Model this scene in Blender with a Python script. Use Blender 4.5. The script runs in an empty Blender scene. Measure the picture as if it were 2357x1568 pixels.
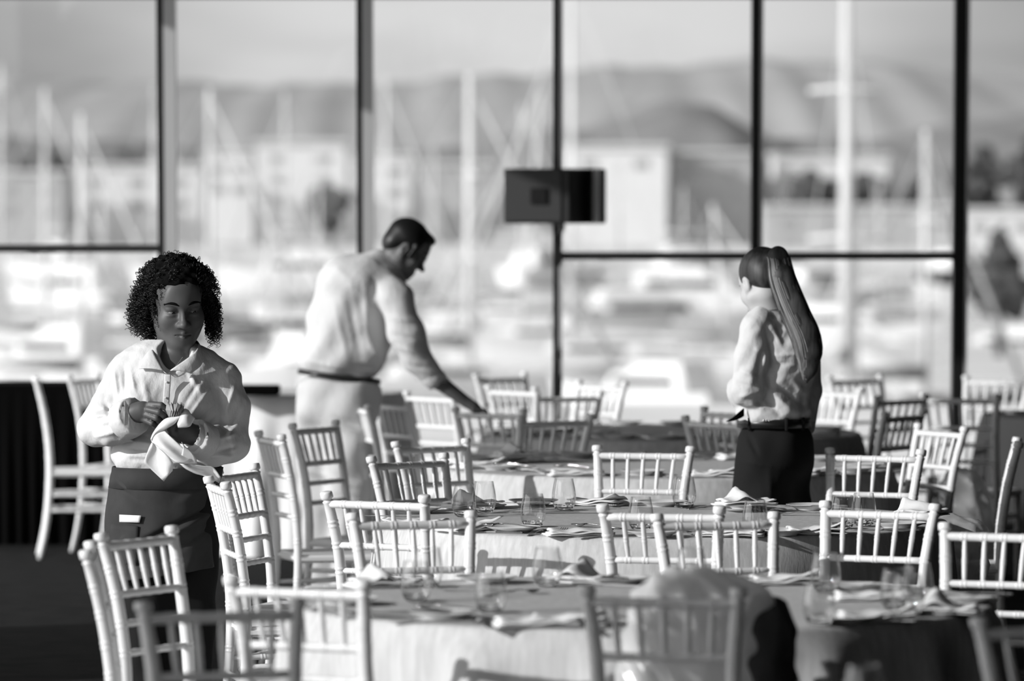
import bpy, bmesh, math, random
import numpy as np
from mathutils import Vector, Matrix, Quaternion

# ------------------------------------------------------------------ camera, world, sun, exposure
SC = bpy.context.scene
COL = SC.collection
F = 11500.0                 # focal length in pixels of the 2357 x 1568 frame
CAMH = 1.77                 # eye height above the room floor
HY = 475.0                  # picture row of the horizon
PITCH = math.atan((784 - HY) / F)
cam_d = bpy.data.cameras.new('camera')
cam = bpy.data.objects.new('camera', cam_d)
COL.objects.link(cam)
cam.location = (0, 0, CAMH)
cam.rotation_euler = (math.pi / 2 - PITCH, 0, 0)
cam_d.sensor_width = 36.0
cam_d.lens = F / 2357 * 36.0
cam_d.clip_start = 0.5
cam_d.clip_end = 9000
cam_d.dof.use_dof = True
cam_d.dof.focus_distance = 16.0
cam_d.dof.aperture_fstop = 3.1
SC.camera = cam

SC.view_settings.view_transform = 'Standard'
SC.view_settings.look = 'None'
SC.view_settings.gamma = 1.0
SC.view_settings.use_curve_mapping = False
SC.view_settings.exposure = 0.09
SC.cycles.caustics_reflective = False
SC.cycles.caustics_refractive = False
SC.cycles.sample_clamp_indirect = 4.0
SC.cycles.max_bounces = 10
SC.cycles.transparent_max_bounces = 16

world = bpy.data.worlds.new('overcast_sky')
SC.world = world
world.use_nodes = True
wn = world.node_tree
wn.nodes.clear()
w_out = wn.nodes.new('ShaderNodeOutputWorld')
w_bg = wn.nodes.new('ShaderNodeBackground')
w_tc = wn.nodes.new('ShaderNodeTexCoord')
w_map = wn.nodes.new('ShaderNodeMapping')
w_map.inputs['Scale'].default_value = (9, 9, 30)
w_map.inputs['Location'].default_value = (0.35, 0.2, 0.4)
w_noise = wn.nodes.new('ShaderNodeTexNoise')
w_noise.inputs['Scale'].default_value = 1.0
w_noise.inputs['Detail'].default_value = 3.0
w_ramp = wn.nodes.new('ShaderNodeValToRGB')
w_ramp.color_ramp.elements[0].position = 0.30
w_ramp.color_ramp.elements[0].color = (0.44, 0.44, 0.44, 1)
w_ramp.color_ramp.elements[1].position = 0.62
w_ramp.color_ramp.elements[1].color = (0.74, 0.74, 0.74, 1)
# broad dark cloud banks away from the bright middle of the view
w_sep = wn.nodes.new('ShaderNodeSeparateXYZ')
w_abs = wn.nodes.new('ShaderNodeMath'); w_abs.operation = 'ABSOLUTE'
w_mr = wn.nodes.new('ShaderNodeMapRange')
w_mr.interpolation_type = 'SMOOTHSTEP'
w_mr.inputs['From Min'].default_value = 0.035
w_mr.inputs['From Max'].default_value = 0.13
w_mr.inputs['To Min'].default_value = 1.0
w_mr.inputs['To Max'].default_value = 0.5
w_mul = wn.nodes.new('ShaderNodeMath'); w_mul.operation = 'MULTIPLY'
wn.links.new(w_tc.outputs['Generated'], w_map.inputs['Vector'])
wn.links.new(w_map.outputs['Vector'], w_noise.inputs['Vector'])
wn.links.new(w_noise.outputs['Fac'], w_ramp.inputs['Fac'])
wn.links.new(w_tc.outputs['Generated'], w_sep.inputs['Vector'])
wn.links.new(w_sep.outputs['X'], w_abs.inputs[0])
wn.links.new(w_abs.outputs[0], w_mr.inputs['Value'])
wn.links.new(w_ramp.outputs['Color'], w_mul.inputs[0])
wn.links.new(w_mr.outputs['Result'], w_mul.inputs[1])
# unseen sky glow around the sun, added as fill from behind left
w_dot = wn.nodes.new('ShaderNodeVectorMath'); w_dot.operation = 'DOT_PRODUCT'
w_dot.inputs[1].default_value = (-0.852, -0.397, 0.342)
w_glow = wn.nodes.new('ShaderNodeMapRange'); w_glow.interpolation_type = 'SMOOTHSTEP'
w_glow.inputs['From Min'].default_value = -0.1; w_glow.inputs['From Max'].default_value = 1.0
w_glow.inputs['To Min'].default_value = 0.0; w_glow.inputs['To Max'].default_value = 1.5
w_add = wn.nodes.new('ShaderNodeMath'); w_add.operation = 'ADD'
wn.links.new(w_tc.outputs['Generated'], w_dot.inputs[0])
wn.links.new(w_dot.outputs['Value'], w_glow.inputs['Value'])
wn.links.new(w_mul.outputs[0], w_add.inputs[0]); wn.links.new(w_glow.outputs['Result'], w_add.inputs[1])
wn.links.new(w_add.outputs[0], w_bg.inputs['Color'])
w_bg.inputs['Strength'].default_value = 1.0
wn.links.new(w_bg.outputs[0], w_out.inputs['Surface'])

SUN_EL, SUN_AZ = math.radians(20.5), math.radians(27.5)
sun_dir = Vector((math.cos(SUN_EL) * math.cos(SUN_AZ), math.cos(SUN_EL) * math.sin(SUN_AZ), -math.sin(SUN_EL)))
sun_l = bpy.data.lights.new('sun', 'SUN')
sun_l.energy = 3.6
sun_l.angle = math.radians(0.6)
sun = bpy.data.objects.new('sun', sun_l)
COL.objects.link(sun)
sun.location = (-30, -6, 14)
sun.rotation_euler = sun_dir.to_track_quat('-Z', 'Y').to_euler()

# ------------------------------------------------------------------ picture-to-place helpers
_fw = Vector((0, math.cos(PITCH), -math.sin(PITCH)))
_up = Vector((0, math.sin(PITCH), math.cos(PITCH)))
def ray(px, py):
    return Vector(((px - 1178.5) / F, 0, 0)) + _fw + _up * (-(py - 784) / F)
def at(px, py, Y):
    r = ray(px, py)
    return Vector((0, 0, CAMH)) + r * (Y / r.y)
def on_plane(px, py, h):
    r = ray(px, py)
    return Vector((0, 0, CAMH)) + r * ((h - CAMH) / r.z)
def depth_for(py, h):
    return on_plane(1178, py, h).y

# ------------------------------------------------------------------ materials
def mat(name, v, rough=0.5, metal=0.0, spec=0.5, noise=None, bump=None, trans=0.0, sheen=0.0):
    m = bpy.data.materials.new(name)
    m.use_nodes = True
    nt = m.node_tree
    b = nt.nodes['Principled BSDF']
    b.inputs['Base Color'].default_value = (v, v, v, 1)
    b.inputs['Roughness'].default_value = rough
    b.inputs['Metallic'].default_value = metal
    b.inputs['Specular IOR Level'].default_value = spec
    b.inputs['Transmission Weight'].default_value = trans
    if sheen:
        b.inputs['Sheen Weight'].default_value = sheen
    tc = None
    if noise or bump:
        tc = nt.nodes.new('ShaderNodeTexCoord')
    if noise:                       # (scale, low factor, high factor, stretch)
        sc, lo, hi, st = noise
        mp = nt.nodes.new('ShaderNodeMapping'); mp.inputs['Scale'].default_value = st
        n = nt.nodes.new('ShaderNodeTexNoise'); n.inputs['Scale'].default_value = sc; n.inputs['Detail'].default_value = 4
        r = nt.nodes.new('ShaderNodeMapRange')
        r.inputs['From Min'].default_value = 0.3; r.inputs['From Max'].default_value = 0.7
        r.inputs['To Min'].default_value = v * lo; r.inputs['To Max'].default_value = v * hi
        nt.links.new(tc.outputs['Object'], mp.inputs['Vector'])
        nt.links.new(mp.outputs['Vector'], n.inputs['Vector'])
        nt.links.new(n.outputs['Fac'], r.inputs['Value'])
        nt.links.new(r.outputs['Result'], b.inputs['Base Color'])
    if bump:                        # (scale, strength, distance, stretch)
        sc, stg, dist, st = bump
        mp = nt.nodes.new('ShaderNodeMapping'); mp.inputs['Scale'].default_value = st
        n = nt.nodes.new('ShaderNodeTexNoise'); n.inputs['Scale'].default_value = sc; n.inputs['Detail'].default_value = 5
        bp = nt.nodes.new('ShaderNodeBump'); bp.inputs['Strength'].default_value = stg; bp.inputs['Distance'].default_value = dist
        nt.links.new(tc.outputs['Object'], mp.inputs['Vector'])
        nt.links.new(mp.outputs['Vector'], n.inputs['Vector'])
        nt.links.new(n.outputs['Fac'], bp.inputs['Height'])
        nt.links.new(bp.outputs['Normal'], b.inputs['Normal'])
    return m

def pane_mat(name, gloss):
    m = bpy.data.materials.new(name); m.use_nodes = True
    nt = m.node_tree; nt.nodes.clear()
    o = nt.nodes.new('ShaderNodeOutputMaterial'); mx = nt.nodes.new('ShaderNodeMixShader')
    t = nt.nodes.new('ShaderNodeBsdfTransparent'); t.inputs['Color'].default_value = (0.97, 0.97, 0.97, 1)
    g = nt.nodes.new('ShaderNodeBsdfGlossy'); g.inputs['Roughness'].default_value = 0.02
    mx.inputs['Fac'].default_value = gloss
    nt.links.new(t.outputs[0], mx.inputs[1]); nt.links.new(g.outputs[0], mx.inputs[2]); nt.links.new(mx.outputs[0], o.inputs[0])
    return m

def thin_glass(name, ior):
    m = bpy.data.materials.new(name); m.use_nodes = True
    nt = m.node_tree; nt.nodes.clear()
    o = nt.nodes.new('ShaderNodeOutputMaterial'); mx = nt.nodes.new('ShaderNodeMixShader')
    t = nt.nodes.new('ShaderNodeBsdfTransparent'); t.inputs['Color'].default_value = (0.985, 0.985, 0.985, 1)
    g = nt.nodes.new('ShaderNodeBsdfGlossy'); g.inputs['Roughness'].default_value = 0.03
    lw = nt.nodes.new('ShaderNodeLayerWeight'); lw.inputs['Blend'].default_value = 0.5
    pw = nt.nodes.new('ShaderNodeMath'); pw.operation = 'POWER'; pw.inputs[1].default_value = ior
    mr = nt.nodes.new('ShaderNodeMapRange'); mr.inputs['To Min'].default_value = 0.05; mr.inputs['To Max'].default_value = 0.85
    nt.links.new(lw.outputs['Facing'], pw.inputs[0]); nt.links.new(pw.outputs[0], mr.inputs['Value']); nt.links.new(mr.outputs[0], mx.inputs['Fac'])
    nt.links.new(t.outputs[0], mx.inputs[1]); nt.links.new(g.outputs[0], mx.inputs[2]); nt.links.new(mx.outputs[0], o.inputs[0])
    return m

def film_mat(name, v, alpha):
    """thin crinkled plastic film: diffuse, translucent, glossy and partly clear"""
    m = bpy.data.materials.new(name); m.use_nodes = True
    nt = m.node_tree; nt.nodes.clear()
    o = nt.nodes.new('ShaderNodeOutputMaterial')
    d = nt.nodes.new('ShaderNodeBsdfDiffuse'); d.inputs['Color'].default_value = (v, v, v, 1)
    tl = nt.nodes.new('ShaderNodeBsdfTranslucent'); tl.inputs['Color'].default_value = (v, v, v, 1)
    g = nt.nodes.new('ShaderNodeBsdfGlossy'); g.inputs['Roughness'].default_value = 0.25
    t = nt.nodes.new('ShaderNodeBsdfTransparent')
    m1 = nt.nodes.new('ShaderNodeMixShader'); m1.inputs['Fac'].default_value = 0.45
    m2 = nt.nodes.new('ShaderNodeMixShader'); m2.inputs['Fac'].default_value = 0.15
    m3 = nt.nodes.new('ShaderNodeMixShader'); m3.inputs['Fac'].default_value = alpha
    nt.links.new(d.outputs[0], m1.inputs[1]); nt.links.new(tl.outputs[0], m1.inputs[2])
    nt.links.new(m1.outputs[0], m2.inputs[1]); nt.links.new(g.outputs[0], m2.inputs[2])
    nt.links.new(t.outputs[0], m3.inputs[1]); nt.links.new(m2.outputs[0], m3.inputs[2])
    nt.links.new(m3.outputs[0], o.inputs[0])
    return m

M = {}
M['carpet'] = mat('charcoal_carpet', 0.013, 0.95, spec=0.1, noise=(6, 0.6, 1.4, (1, 1, 1)), bump=(400, 0.3, 0.004, (1, 1, 1)))
M['dark_wall'] = mat('dark_paint', 0.035, 0.8, spec=0.2)
M['ceiling'] = mat('dark_ceiling', 0.25, 0.9, spec=0.1)
M['black_metal'] = mat('black_powder_coat', 0.010, 0.45, spec=0.4)
M['grey_metal'] = mat('grey_aluminium', 0.42, 0.5, spec=0.4)
M['pane'] = pane_mat('window_glass', 0.03)
M['chair'] = mat('white_lacquer', 0.78, 0.33, spec=0.5)
M['cushion'] = mat('white_seat_pad', 0.76, 0.6)
M['linen'] = mat('grey_linen', 0.54, 0.85, spec=0.2, noise=(60, 0.86, 1.12, (1, 1, 0.12)), bump=(220, 0.25, 0.002, (1, 1, 0.2)))
M['shaded_linen'] = mat('shaded_linen', 0.05, 0.9, spec=0.1)  # linen of the far right table, its shade put into the colour
M['black_cloth'] = mat('black_cloth', 0.003, 0.95, spec=0.03)
M['napkin'] = mat('white_cotton', 0.78, 0.8, spec=0.2, bump=(60, 0.2, 0.004, (1, 1, 1)))
M['china'] = mat('white_china', 0.74, 0.18, spec=0.5)
M['steel'] = mat('polished_steel', 0.55, 0.16, metal=1.0)
M['glass'] = thin_glass('clear_glass', 2.6)
M['glass_base'] = mat('solid_glass_base', 1.0, 0.0, trans=1.0)
M['white_linen'] = mat('white_linen', 0.66, 0.85, spec=0.2)
M['shirt'] = mat('white_shirt_cotton', 0.62, 0.8, spec=0.2, bump=(42, 0.45, 0.008, (1, 1, 0.6)))
M['apron'] = mat('charcoal_apron_twill', 0.040, 0.85, spec=0.2, noise=(14, 0.85, 1.15, (1, 1, 1)), bump=(25, 0.2, 0.006, (1, 1, 0.5)))
M['black_fabric'] = mat('black_trouser_wool', 0.010, 0.85, spec=0.2)
M['khaki'] = mat('pale_chino_cotton', 0.55, 0.85, spec=0.2, bump=(22, 0.4, 0.012, (1, 1, 0.5)))
M['skin_deep'] = mat('deep_skin', 0.085, 0.50, spec=0.35)
M['lips_deep'] = mat('deep_lips', 0.065, 0.38, spec=0.5)
M['skin_mid'] = mat('tan_skin', 0.13, 0.45, spec=0.4)
M['skin_fair'] = mat('fair_skin', 0.50, 0.5, spec=0.3)
M['hair_black'] = mat('black_hair', 0.008, 0.42, spec=0.35)
M['hair_mass'] = mat('black_hair_mass', 0.006, 0.95, spec=0.03)
M['hair_dark'] = mat('dark_brown_hair', 0.036, 0.5, spec=0.3, noise=(60, 0.4, 1.8, (1, 1, 0.08)), bump=(160, 0.3, 0.003, (1, 1, 0.06)))
M['hair_light'] = mat('highlighted_hair', 0.34, 0.35, spec=0.5)
M['eye_white'] = mat('eye_white', 0.20, 0.2)
M['iris'] = mat('dark_iris', 0.01, 0.15)
M['leather'] = mat('black_leather', 0.012, 0.3, spec=0.5)
M['silver'] = mat('silver', 0.7, 0.25, metal=1.0)
M['speaker'] = mat('speaker_black', 0.04, 0.6, spec=0.3)
M['speaker_dark'] = mat('speaker_recess', 0.006, 0.6, spec=0.2)
M['paper'] = mat('grey_paper', 0.30, 0.7, spec=0.2)
M['film'] = film_mat('clear_plastic_film', 0.80, 0.85)
M['bundle_shade'] = mat('shaded_film', 0.06, 0.9, spec=0.2)  # plastic bundle's shaded side, put in as a dark colour
M['hull'] = mat('white_gelcoat', 0.70, 0.3)
M['hull_dark'] = mat('navy_hull', 0.05, 0.3)
M['boat_glass'] = mat('tinted_boat_window', 0.05, 0.2)
M['spar'] = mat('pale_spar', 0.66, 0.4)
M['sailcover'] = mat('grey_sail_cover', 0.25, 0.8)
M['canvas'] = mat('white_canvas', 0.60, 0.8)
M['water'] = mat('harbour_water', 0.52, 0.25, spec=0.5, bump=(0.4, 0.3, 0.4, (1, 1, 1)))
M['terrace'] = mat('pale_terrace_stone', 0.60, 0.85, noise=(0.6, 0.85, 1.1, (1, 1, 1)))
M['quay'] = mat('quay_concrete', 0.55, 0.9, noise=(0.2, 0.8, 1.1, (1, 1, 1)))
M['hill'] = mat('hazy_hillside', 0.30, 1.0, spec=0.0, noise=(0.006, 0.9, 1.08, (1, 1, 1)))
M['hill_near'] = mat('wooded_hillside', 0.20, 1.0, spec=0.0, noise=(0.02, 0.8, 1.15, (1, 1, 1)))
M['render'] = mat('white_render', 0.64, 0.9)
M['render_grey'] = mat('grey_render', 0.38, 0.9)
M['pale_window'] = mat('hazy_window', 0.30, 0.4)
M['roof'] = mat('pale_roofing', 0.55, 0.9)
M['foliage'] = mat('dark_foliage', 0.07, 0.9, spec=0.1, noise=(0.8, 0.5, 1.5, (1, 1, 1)))
M['bark'] = mat('dark_bark', 0.05, 0.9)

# ------------------------------------------------------------------ mesh helpers
def link(name, me, m=None, parent=None):
    o = bpy.data.objects.new(name, me)
    if m is not None and me is not None and len(me.materials) == 0:
        me.materials.append(m)
    COL.objects.link(o)
    if parent is not None:
        o.parent = parent
    return o
def bm_obj(name, bm, m, parent=None, smooth=True, angle=None):
    me = bpy.data.meshes.new(name)
    bmesh.ops.recalc_face_normals(bm, faces=bm.faces[:])
    bm.to_mesh(me); bm.free()
    if smooth:
        me.polygons.foreach_set('use_smooth', [True] * len(me.polygons))
        if angle is not None:
            me.set_sharp_from_angle(angle=math.radians(angle))
    return link(name, me, m, parent)
def np_obj(name, verts, faces, m, parent=None, smooth=True):
    me = bpy.data.meshes.new(name)
    verts = np.asarray(verts, np.float32)
    me.from_pydata(verts.tolist(), [], [tuple(int(i) for i in f) for f in faces])
    if smooth:
        me.polygons.foreach_set('use_smooth', [True] * len(me.polygons))
    me.update()
    return link(name, me, m, parent)
def tag(o, label, cat, group=None, kind=None):
    o['label'] = label; o['category'] = cat
    if group: o['group'] = group
    if kind: o['kind'] = kind
    return o
def thing(name, label, cat, loc=(0, 0, 0), rz=0.0, group=None):
    o = bpy.data.objects.new(name, None)
    o.empty_display_size = 0.1
    COL.objects.link(o)
    o.location = loc; o.rotation_euler = (0, 0, rz)
    return tag(o, label, cat, group)
def struct(o):
    o['kind'] = 'structure'
    return o
def kids(o):
    return [c for c in bpy.data.objects if c.parent == o]
def copy_tree(src, children, loc, rz, label, group=None):
    r = src.copy(); COL.objects.link(r)
    r.location = loc; r.rotation_euler = (0, 0, rz)
    r['label'] = label
    if group: r['group'] = group
    for c, subs in children:
        d = c.copy(); COL.objects.link(d); d.parent = r
        for s in subs:
            e = s.copy(); COL.objects.link(e); e.parent = d
    return r
def tree_of(o):
    return [(c, kids(c)) for c in kids(o)]

def box(bm, cx, cy, cz, sx, sy, sz, bevel=0.0, rot=None, seg=2):
    r = bmesh.ops.create_cube(bm, size=1.0)
    vs = r['verts']
    bmesh.ops.scale(bm, vec=(sx, sy, sz), verts=vs)
    if bevel > 0:
        es = list({e for v in vs for e in v.link_edges})
        rr = bmesh.ops.bevel(bm, geom=es, offset=bevel, segments=seg, affect='EDGES', profile=0.5)
        vs = list({v for f in rr['faces'] for v in f.verts} | {v for v in vs if v.is_valid})
        vs = [v for v in vs if v.is_valid]
    if rot is not None:
        bmesh.ops.rotate(bm, cent=(0, 0, 0), matrix=rot, verts=vs)
    bmesh.ops.translate(bm, vec=(cx, cy, cz), verts=vs)
    return vs
def tube(bm, pts, radii, n=10, cap=True, squash=None):
    """swept tube through pts with one radius per point"""
    pts = [Vector(p) for p in pts]
    if not hasattr(radii, '__len__'):
        radii = [radii] * len(pts)
    ref = None; rings = []
    for i, p in enumerate(pts):
        t = (pts[min(i + 1, len(pts) - 1)] - pts[max(i - 1, 0)])
        if t.length < 1e-9: t = Vector((0, 0, 1))
        t.normalize()
        if ref is None:
            a = Vector((1, 0, 0)) if abs(t.x) < 0.8 else Vector((0, 1, 0))
            ref = (a - t * a.dot(t)).normalized()
        else:
            ref = (ref - t * ref.dot(t)).normalized()
        b = t.cross(ref)
        ring = []
        for k in range(n):
            a = 2 * math.pi * k / n
            d = ref * math.cos(a) + b * math.sin(a) * (squash or 1.0)
            ring.append(bm.verts.new(p + d * radii[i]))
        rings.append(ring)
    for i in range(len(rings) - 1):
        for k in range(n):
            bm.faces.new((rings[i][k], rings[i][(k + 1) % n], rings[i + 1][(k + 1) % n], rings[i + 1][k]))
    if cap:
        bm.faces.new(rings[0]); bm.faces.new(rings[-1])
    return rings
def lathe(bm, prof, n=32, center=(0, 0), close_top=False):
    """revolve (r, z) pairs about the z axis"""
    rings = []
    for r, z in prof:
        if r < 1e-6:
            rings.append([bm.verts.new((center[0], center[1], z))])
        else:
            rings.append([bm.verts.new((center[0] + r * math.cos(2 * math.pi * k / n), center[1] + r * math.sin(2 * math.pi * k / n), z)) for k in range(n)])
    for a, b in zip(rings[:-1], rings[1:]):
        for k in range(n):
            k2 = (k + 1) % n
            if len(a) == 1 and len(b) == 1: continue
            if len(a) == 1: bm.faces.new((a[0], b[k2], b[k]))
            elif len(b) == 1: bm.faces.new((a[k], a[k2], b[0]))
            else: bm.faces.new((a[k], a[k2], b[k2], b[k]))
def smoothpath(pts, n):
    """Catmull-Rom through control points"""
    P = [np.array(p, float) for p in pts]
    P = [2 * P[0] - P[1]] + P + [2 * P[-1] - P[-2]]
    segs = len(P) - 3; out = []
    for i in range(n):
        u = i / (n - 1) * segs
        k = min(int(u), segs - 1); t = u - k
        a, b, c, d = P[k:k + 4]
        out.append(0.5 * ((2 * b) + (-a + c) * t + (2 * a - 5 * b + 4 * c - d) * t * t + (-a + 3 * b - 3 * c + d) * t ** 3))
    return out
# ------------------------------------------------------------------ room shell
def plain(name, boxes, m, parent=None, bevel=0.0):
    bm = bmesh.new()
    for b in boxes:
        box(bm, *b, bevel=bevel)
    return bm_obj(name, bm, m, parent, smooth=False)
WALL_Y = 27.0
struct(plain('floor', [(0.6, 12.05, -0.1, 10.2, 30.5, 0.2)], M['carpet']))
struct(plain('ceiling', [(0.6, 12.05, 4.35, 10.2, 30.5, 0.2)], M['ceiling']))
struct(plain('wall_right', [(5.6, 12.05, 2.1, 0.2, 30.5, 4.4)], M['dark_wall']))
struct(plain('wall_back', [(0.6, -3.1, 2.1, 10.2, 0.2, 4.4)], M['dark_wall']))
# unseen left wall: open bays; piers and deep lintel placed to shape the sun
struct(plain('wall_left', [(-4.3, 12.05, 4.03, 0.2, 30.5, 0.45), (-4.3, 8.15, 1.9, 0.2, 1.9, 3.8), (-4.3, 18.55, 1.9, 0.2, 2.5, 3.8)] , M['dark_wall']))
LEAN = math.radians(4.5)
def wall_point(px, py):
    """point of the slightly inward leaning window wall behind picture position (px, py)"""
    r = ray(px, py)
    n = Vector((0, math.cos(LEAN), math.sin(LEAN)))
    o = Vector((0, WALL_Y, 0))
    c = Vector((0, 0, CAMH))
    return c + r * ((o - c).dot(n) / r.dot(n))
up_w = Vector((0, -math.sin(LEAN), math.cos(LEAN)))
out_w = Vector((0, math.cos(LEAN), math.sin(LEAN)))
def bar(bm, a, b, w, d, off=0.0):
    """rectangular section from a to b lying in the window wall; w across, d through"""
    a = Vector(a) + out_w * off; b = Vector(b) + out_w * off
    t = (b - a); L = t.length; t.normalize()
    s = t.cross(out_w).normalized()
    R = Matrix((s, out_w, t)).transposed()
    box(bm, *((a + b) / 2), w, d, L, rot=None) if False else None
    r = bmesh.ops.create_cube(bm, size=1.0)
    vs = r['verts']
    bmesh.ops.scale(bm, vec=(w, d, L), verts=vs)
    bmesh.ops.rotate(bm, cent=(0, 0, 0), matrix=R, verts=vs)
    bmesh.ops.translate(bm, vec=(a + b) / 2, verts=vs)
H_TOP = 3.06
def mull_line(px):
    p = wall_point(px, 600)
    base = Vector((p.x, WALL_Y, 0)); top = base + up_w * (H_TOP / math.cos(LEAN))
    return base, top
# mullions: (picture x of dark face centre, face width px, grey outer cap width px to its right)
MULL = [(-90, 18, 26), (373, 16, 27), (829, 14, 24), (1279, 13, 9), (1737, 19, 7), (2206, 27, 6), (2672, 18, 12)]
PXM = WALL_Y / F
lines = []
for i, (px, wpx, cpx) in enumerate(MULL):
    a, b = mull_line(px)
    lines.append((a, b))
    bm = bmesh.new()
    bar(bm, a, b, wpx * PXM, 0.10)
    o = struct(bm_obj('trim_%d' % (i + 1), bm, M['black_metal'], smooth=False))
    bm = bmesh.new()
    sh = Vector(((wpx + cpx) / 2 * PXM, 0, 0))
    bar(bm, a + sh, b + sh, cpx * PXM, 0.10, off=0.0)
    bm_obj('outer_cap', bm, M['grey_metal'], o, smooth=False)
# transoms between mullions (index of left mullion, index of right mullion, picture y)
for j, (li, ri, py) in enumerate([(0, 1, 572), (3, 5, 589)]):
    bm = bmesh.new()
    zc = wall_point(1178, py)
    k = (zc - Vector((0, WALL_Y, 0))).dot(up_w)
    a = lines[li][0] + up_w * k; b = lines[ri][0] + up_w * k
    bar(bm, a, b, 15 * PXM, 0.09)
    struct(bm_obj('trim_%d' % (8 + j), bm, M['black_metal'], smooth=False))
bm = bmesh.new()
bar(bm, lines[0][0] + up_w * 2.925, lines[-1][0] + up_w * 2.925, 0.07, 0.10)
struct(bm_obj('trim_10', bm, M['black_metal'], smooth=False))
bm = bmesh.new()
bar(bm, lines[0][0] + up_w * 0.06, lines[-1][0] + up_w * 0.06, 0.12, 0.12)
struct(bm_obj('trim_11', bm, M['black_metal'], smooth=False))
bm = bmesh.new()
box(bm, 0.6, WALL_Y - 0.2, 3.66, 10.2, 0.4, 1.2)
struct(bm_obj('wall_front', bm, M['dark_wall'], smooth=False))
for i in range(6):
    a = lines[i][0]; b = lines[i + 1][0]
    bm = bmesh.new()
    c0 = (a + b) / 2 + up_w * 0.1; c1 = (a + b) / 2 + up_w * 3.0
    bar(bm, c0, c1, (b - a).length - 0.05, 0.012)
    o = struct(bm_obj('window_%d' % (i + 1), bm, M['pane'], smooth=False))

# ------------------------------------------------------------------ loudspeaker on the fourth mullion
SPY = WALL_Y - 0.35
spx = at(1279, 455, SPY)
sp = thing('loudspeaker', 'black box loudspeaker fixed to the window post above the tables', 'loudspeaker', at(1279, 515, SPY))
ss = F / SPY
def spl(px, py, d=0.0):
    return ((px - 1279) / ss, d, (515 - py) / ss)
bm = bmesh.new()   # cabinet: plan outline extruded upwards
plan = [(-119, 0.0), (31, -0.05), (78, 0.14), (100, 0.10), (117, 0.16), (116, 0.30), (-60, 0.34), (-119, 0.18)]
def prism(bm, plan, z0, z1, s):
    lo = [bm.verts.new((x / s, y, z0)) for x, y in plan]; hi = [bm.verts.new((x / s, y, z1)) for x, y in plan]
    n = len(plan)
    for k in range(n):
        bm.faces.new((lo[k], lo[(k + 1) % n], hi[(k + 1) % n], hi[k]))
    bm.faces.new(lo[::-1]); bm.faces.new(hi)
prism(bm, plan, 0.0, 127 / ss, ss)
bmesh.ops.bevel(bm, geom=bm.edges[:], offset=0.006, segments=2, affect='EDGES')
bm_obj('cabinet', bm, M['speaker'], sp, smooth=False)
bm = bmesh.new()
prism(bm, [(-114, -0.012), (12, -0.056), (12, -0.03), (-114, 0.01)], 6 / ss, 121 / ss, ss)
gr = bm_obj('grille', bm, M['speaker'], sp, smooth=False)
bm = bmesh.new()
prism(bm, [(-58, -0.045), (-22, -0.058), (-22, -0.03), (-58, -0.02)], 46 / ss, 82 / ss, ss)
bm_obj('badge', bm, M['speaker_dark'], gr, smooth=False)
bm = bmesh.new()
prism(bm, [(36, -0.045), (78, 0.12), (78, 0.16), (33, -0.02)], 4 / ss, 122 / ss, ss)
bm_obj('side_recess', bm, M['speaker_dark'], sp, smooth=False)
bm = bmesh.new()
prism(bm, [(86, 0.098), (100, 0.072), (102, 0.11), (86, 0.14)], 2 / ss, 125 / ss, ss)
bm_obj('highlight_strip', bm, M['grey_metal'], sp, smooth=False)  # pale strip standing in for the reflected highlight on the cabinet
bm = bmesh.new()
box(bm, 0.0, 0.335, 64 / ss, 0.08, 0.09, 0.16)
bm_obj('wall_bracket', bm, M['black_metal'], sp, smooth=False)
bm = bmesh.new()
cable = [at(1292, 515, SPY), at(1297, 522, SPY), at(1290, 545, SPY + 0.1), at(1287, 620, SPY + 0.2), at(1289, 800, SPY + 0.23), at(1286, 835, SPY + 0.2), at(1287, 960, SPY + 0.26), Vector((0.30, WALL_Y - 0.12, 0.02))]
tube(bm, smoothpath(cable, 60), 0.011, n=6)
tag(bm_obj('speaker_cable', bm, M['black_metal']), 'black cable hanging down the window post from the loudspeaker', 'cable')
# ------------------------------------------------------------------ chiavari chairs
def interp(tab, z):
    zs = [a for a, _ in tab]; vs = [b for _, b in tab]
    return float(np.interp(z, zs, vs))
POST_Y = [(0, -0.222), (0.12, -0.195), (0.25, -0.176), (0.40, -0.166), (0.50, -0.166), (0.60, -0.172), (0.72, -0.188), (0.82, -0.208), (0.93, -0.236)]
POST_X = [(0, 0.165), (0.25, 0.155), (0.45, 0.150), (0.60, 0.147), (0.735, 0.149), (0.82, 0.155), (0.93, 0.166)]
ytab = smoothpath([(z, y) for z, y in POST_Y], 80); ytab = [(float(a[0]), float(a[1])) for a in ytab]
xtab = smoothpath([(z, y) for z, y in POST_X], 80); xtab = [(float(a[0]), float(a[1])) for a in xtab]
def PY(z): return interp(ytab, z)
def PX(z): return interp(xtab, z)
def ringed(base, bands, t, amp=0.16, w=0.0045):
    """radius with double turned rings at the band positions"""
    f = 1.0
    for b in bands:
        for o in (-w * 1.5, w * 1.5):
            d = abs(t - (b + o))
            if d < w: f = max(f, 1 + amp * math.sqrt(max(0.0, 1 - (d / w) ** 2)))
    return base * f
def axis_samples(a, b, bands, step, w=0.0045):
    s = set(np.round(np.arange(a, b + 1e-6, step), 5).tolist()) | {a, b}
    for q in bands:
        for o in (-3 * w, -2.5 * w, -2 * w, -1.5 * w, -w, -0.5 * w, 0, 0.5 * w, w, 1.5 * w, 2 * w, 2.5 * w, 3 * w):
            if a < q + o < b: s.add(round(q + o, 5))
    return sorted(s)
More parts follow.
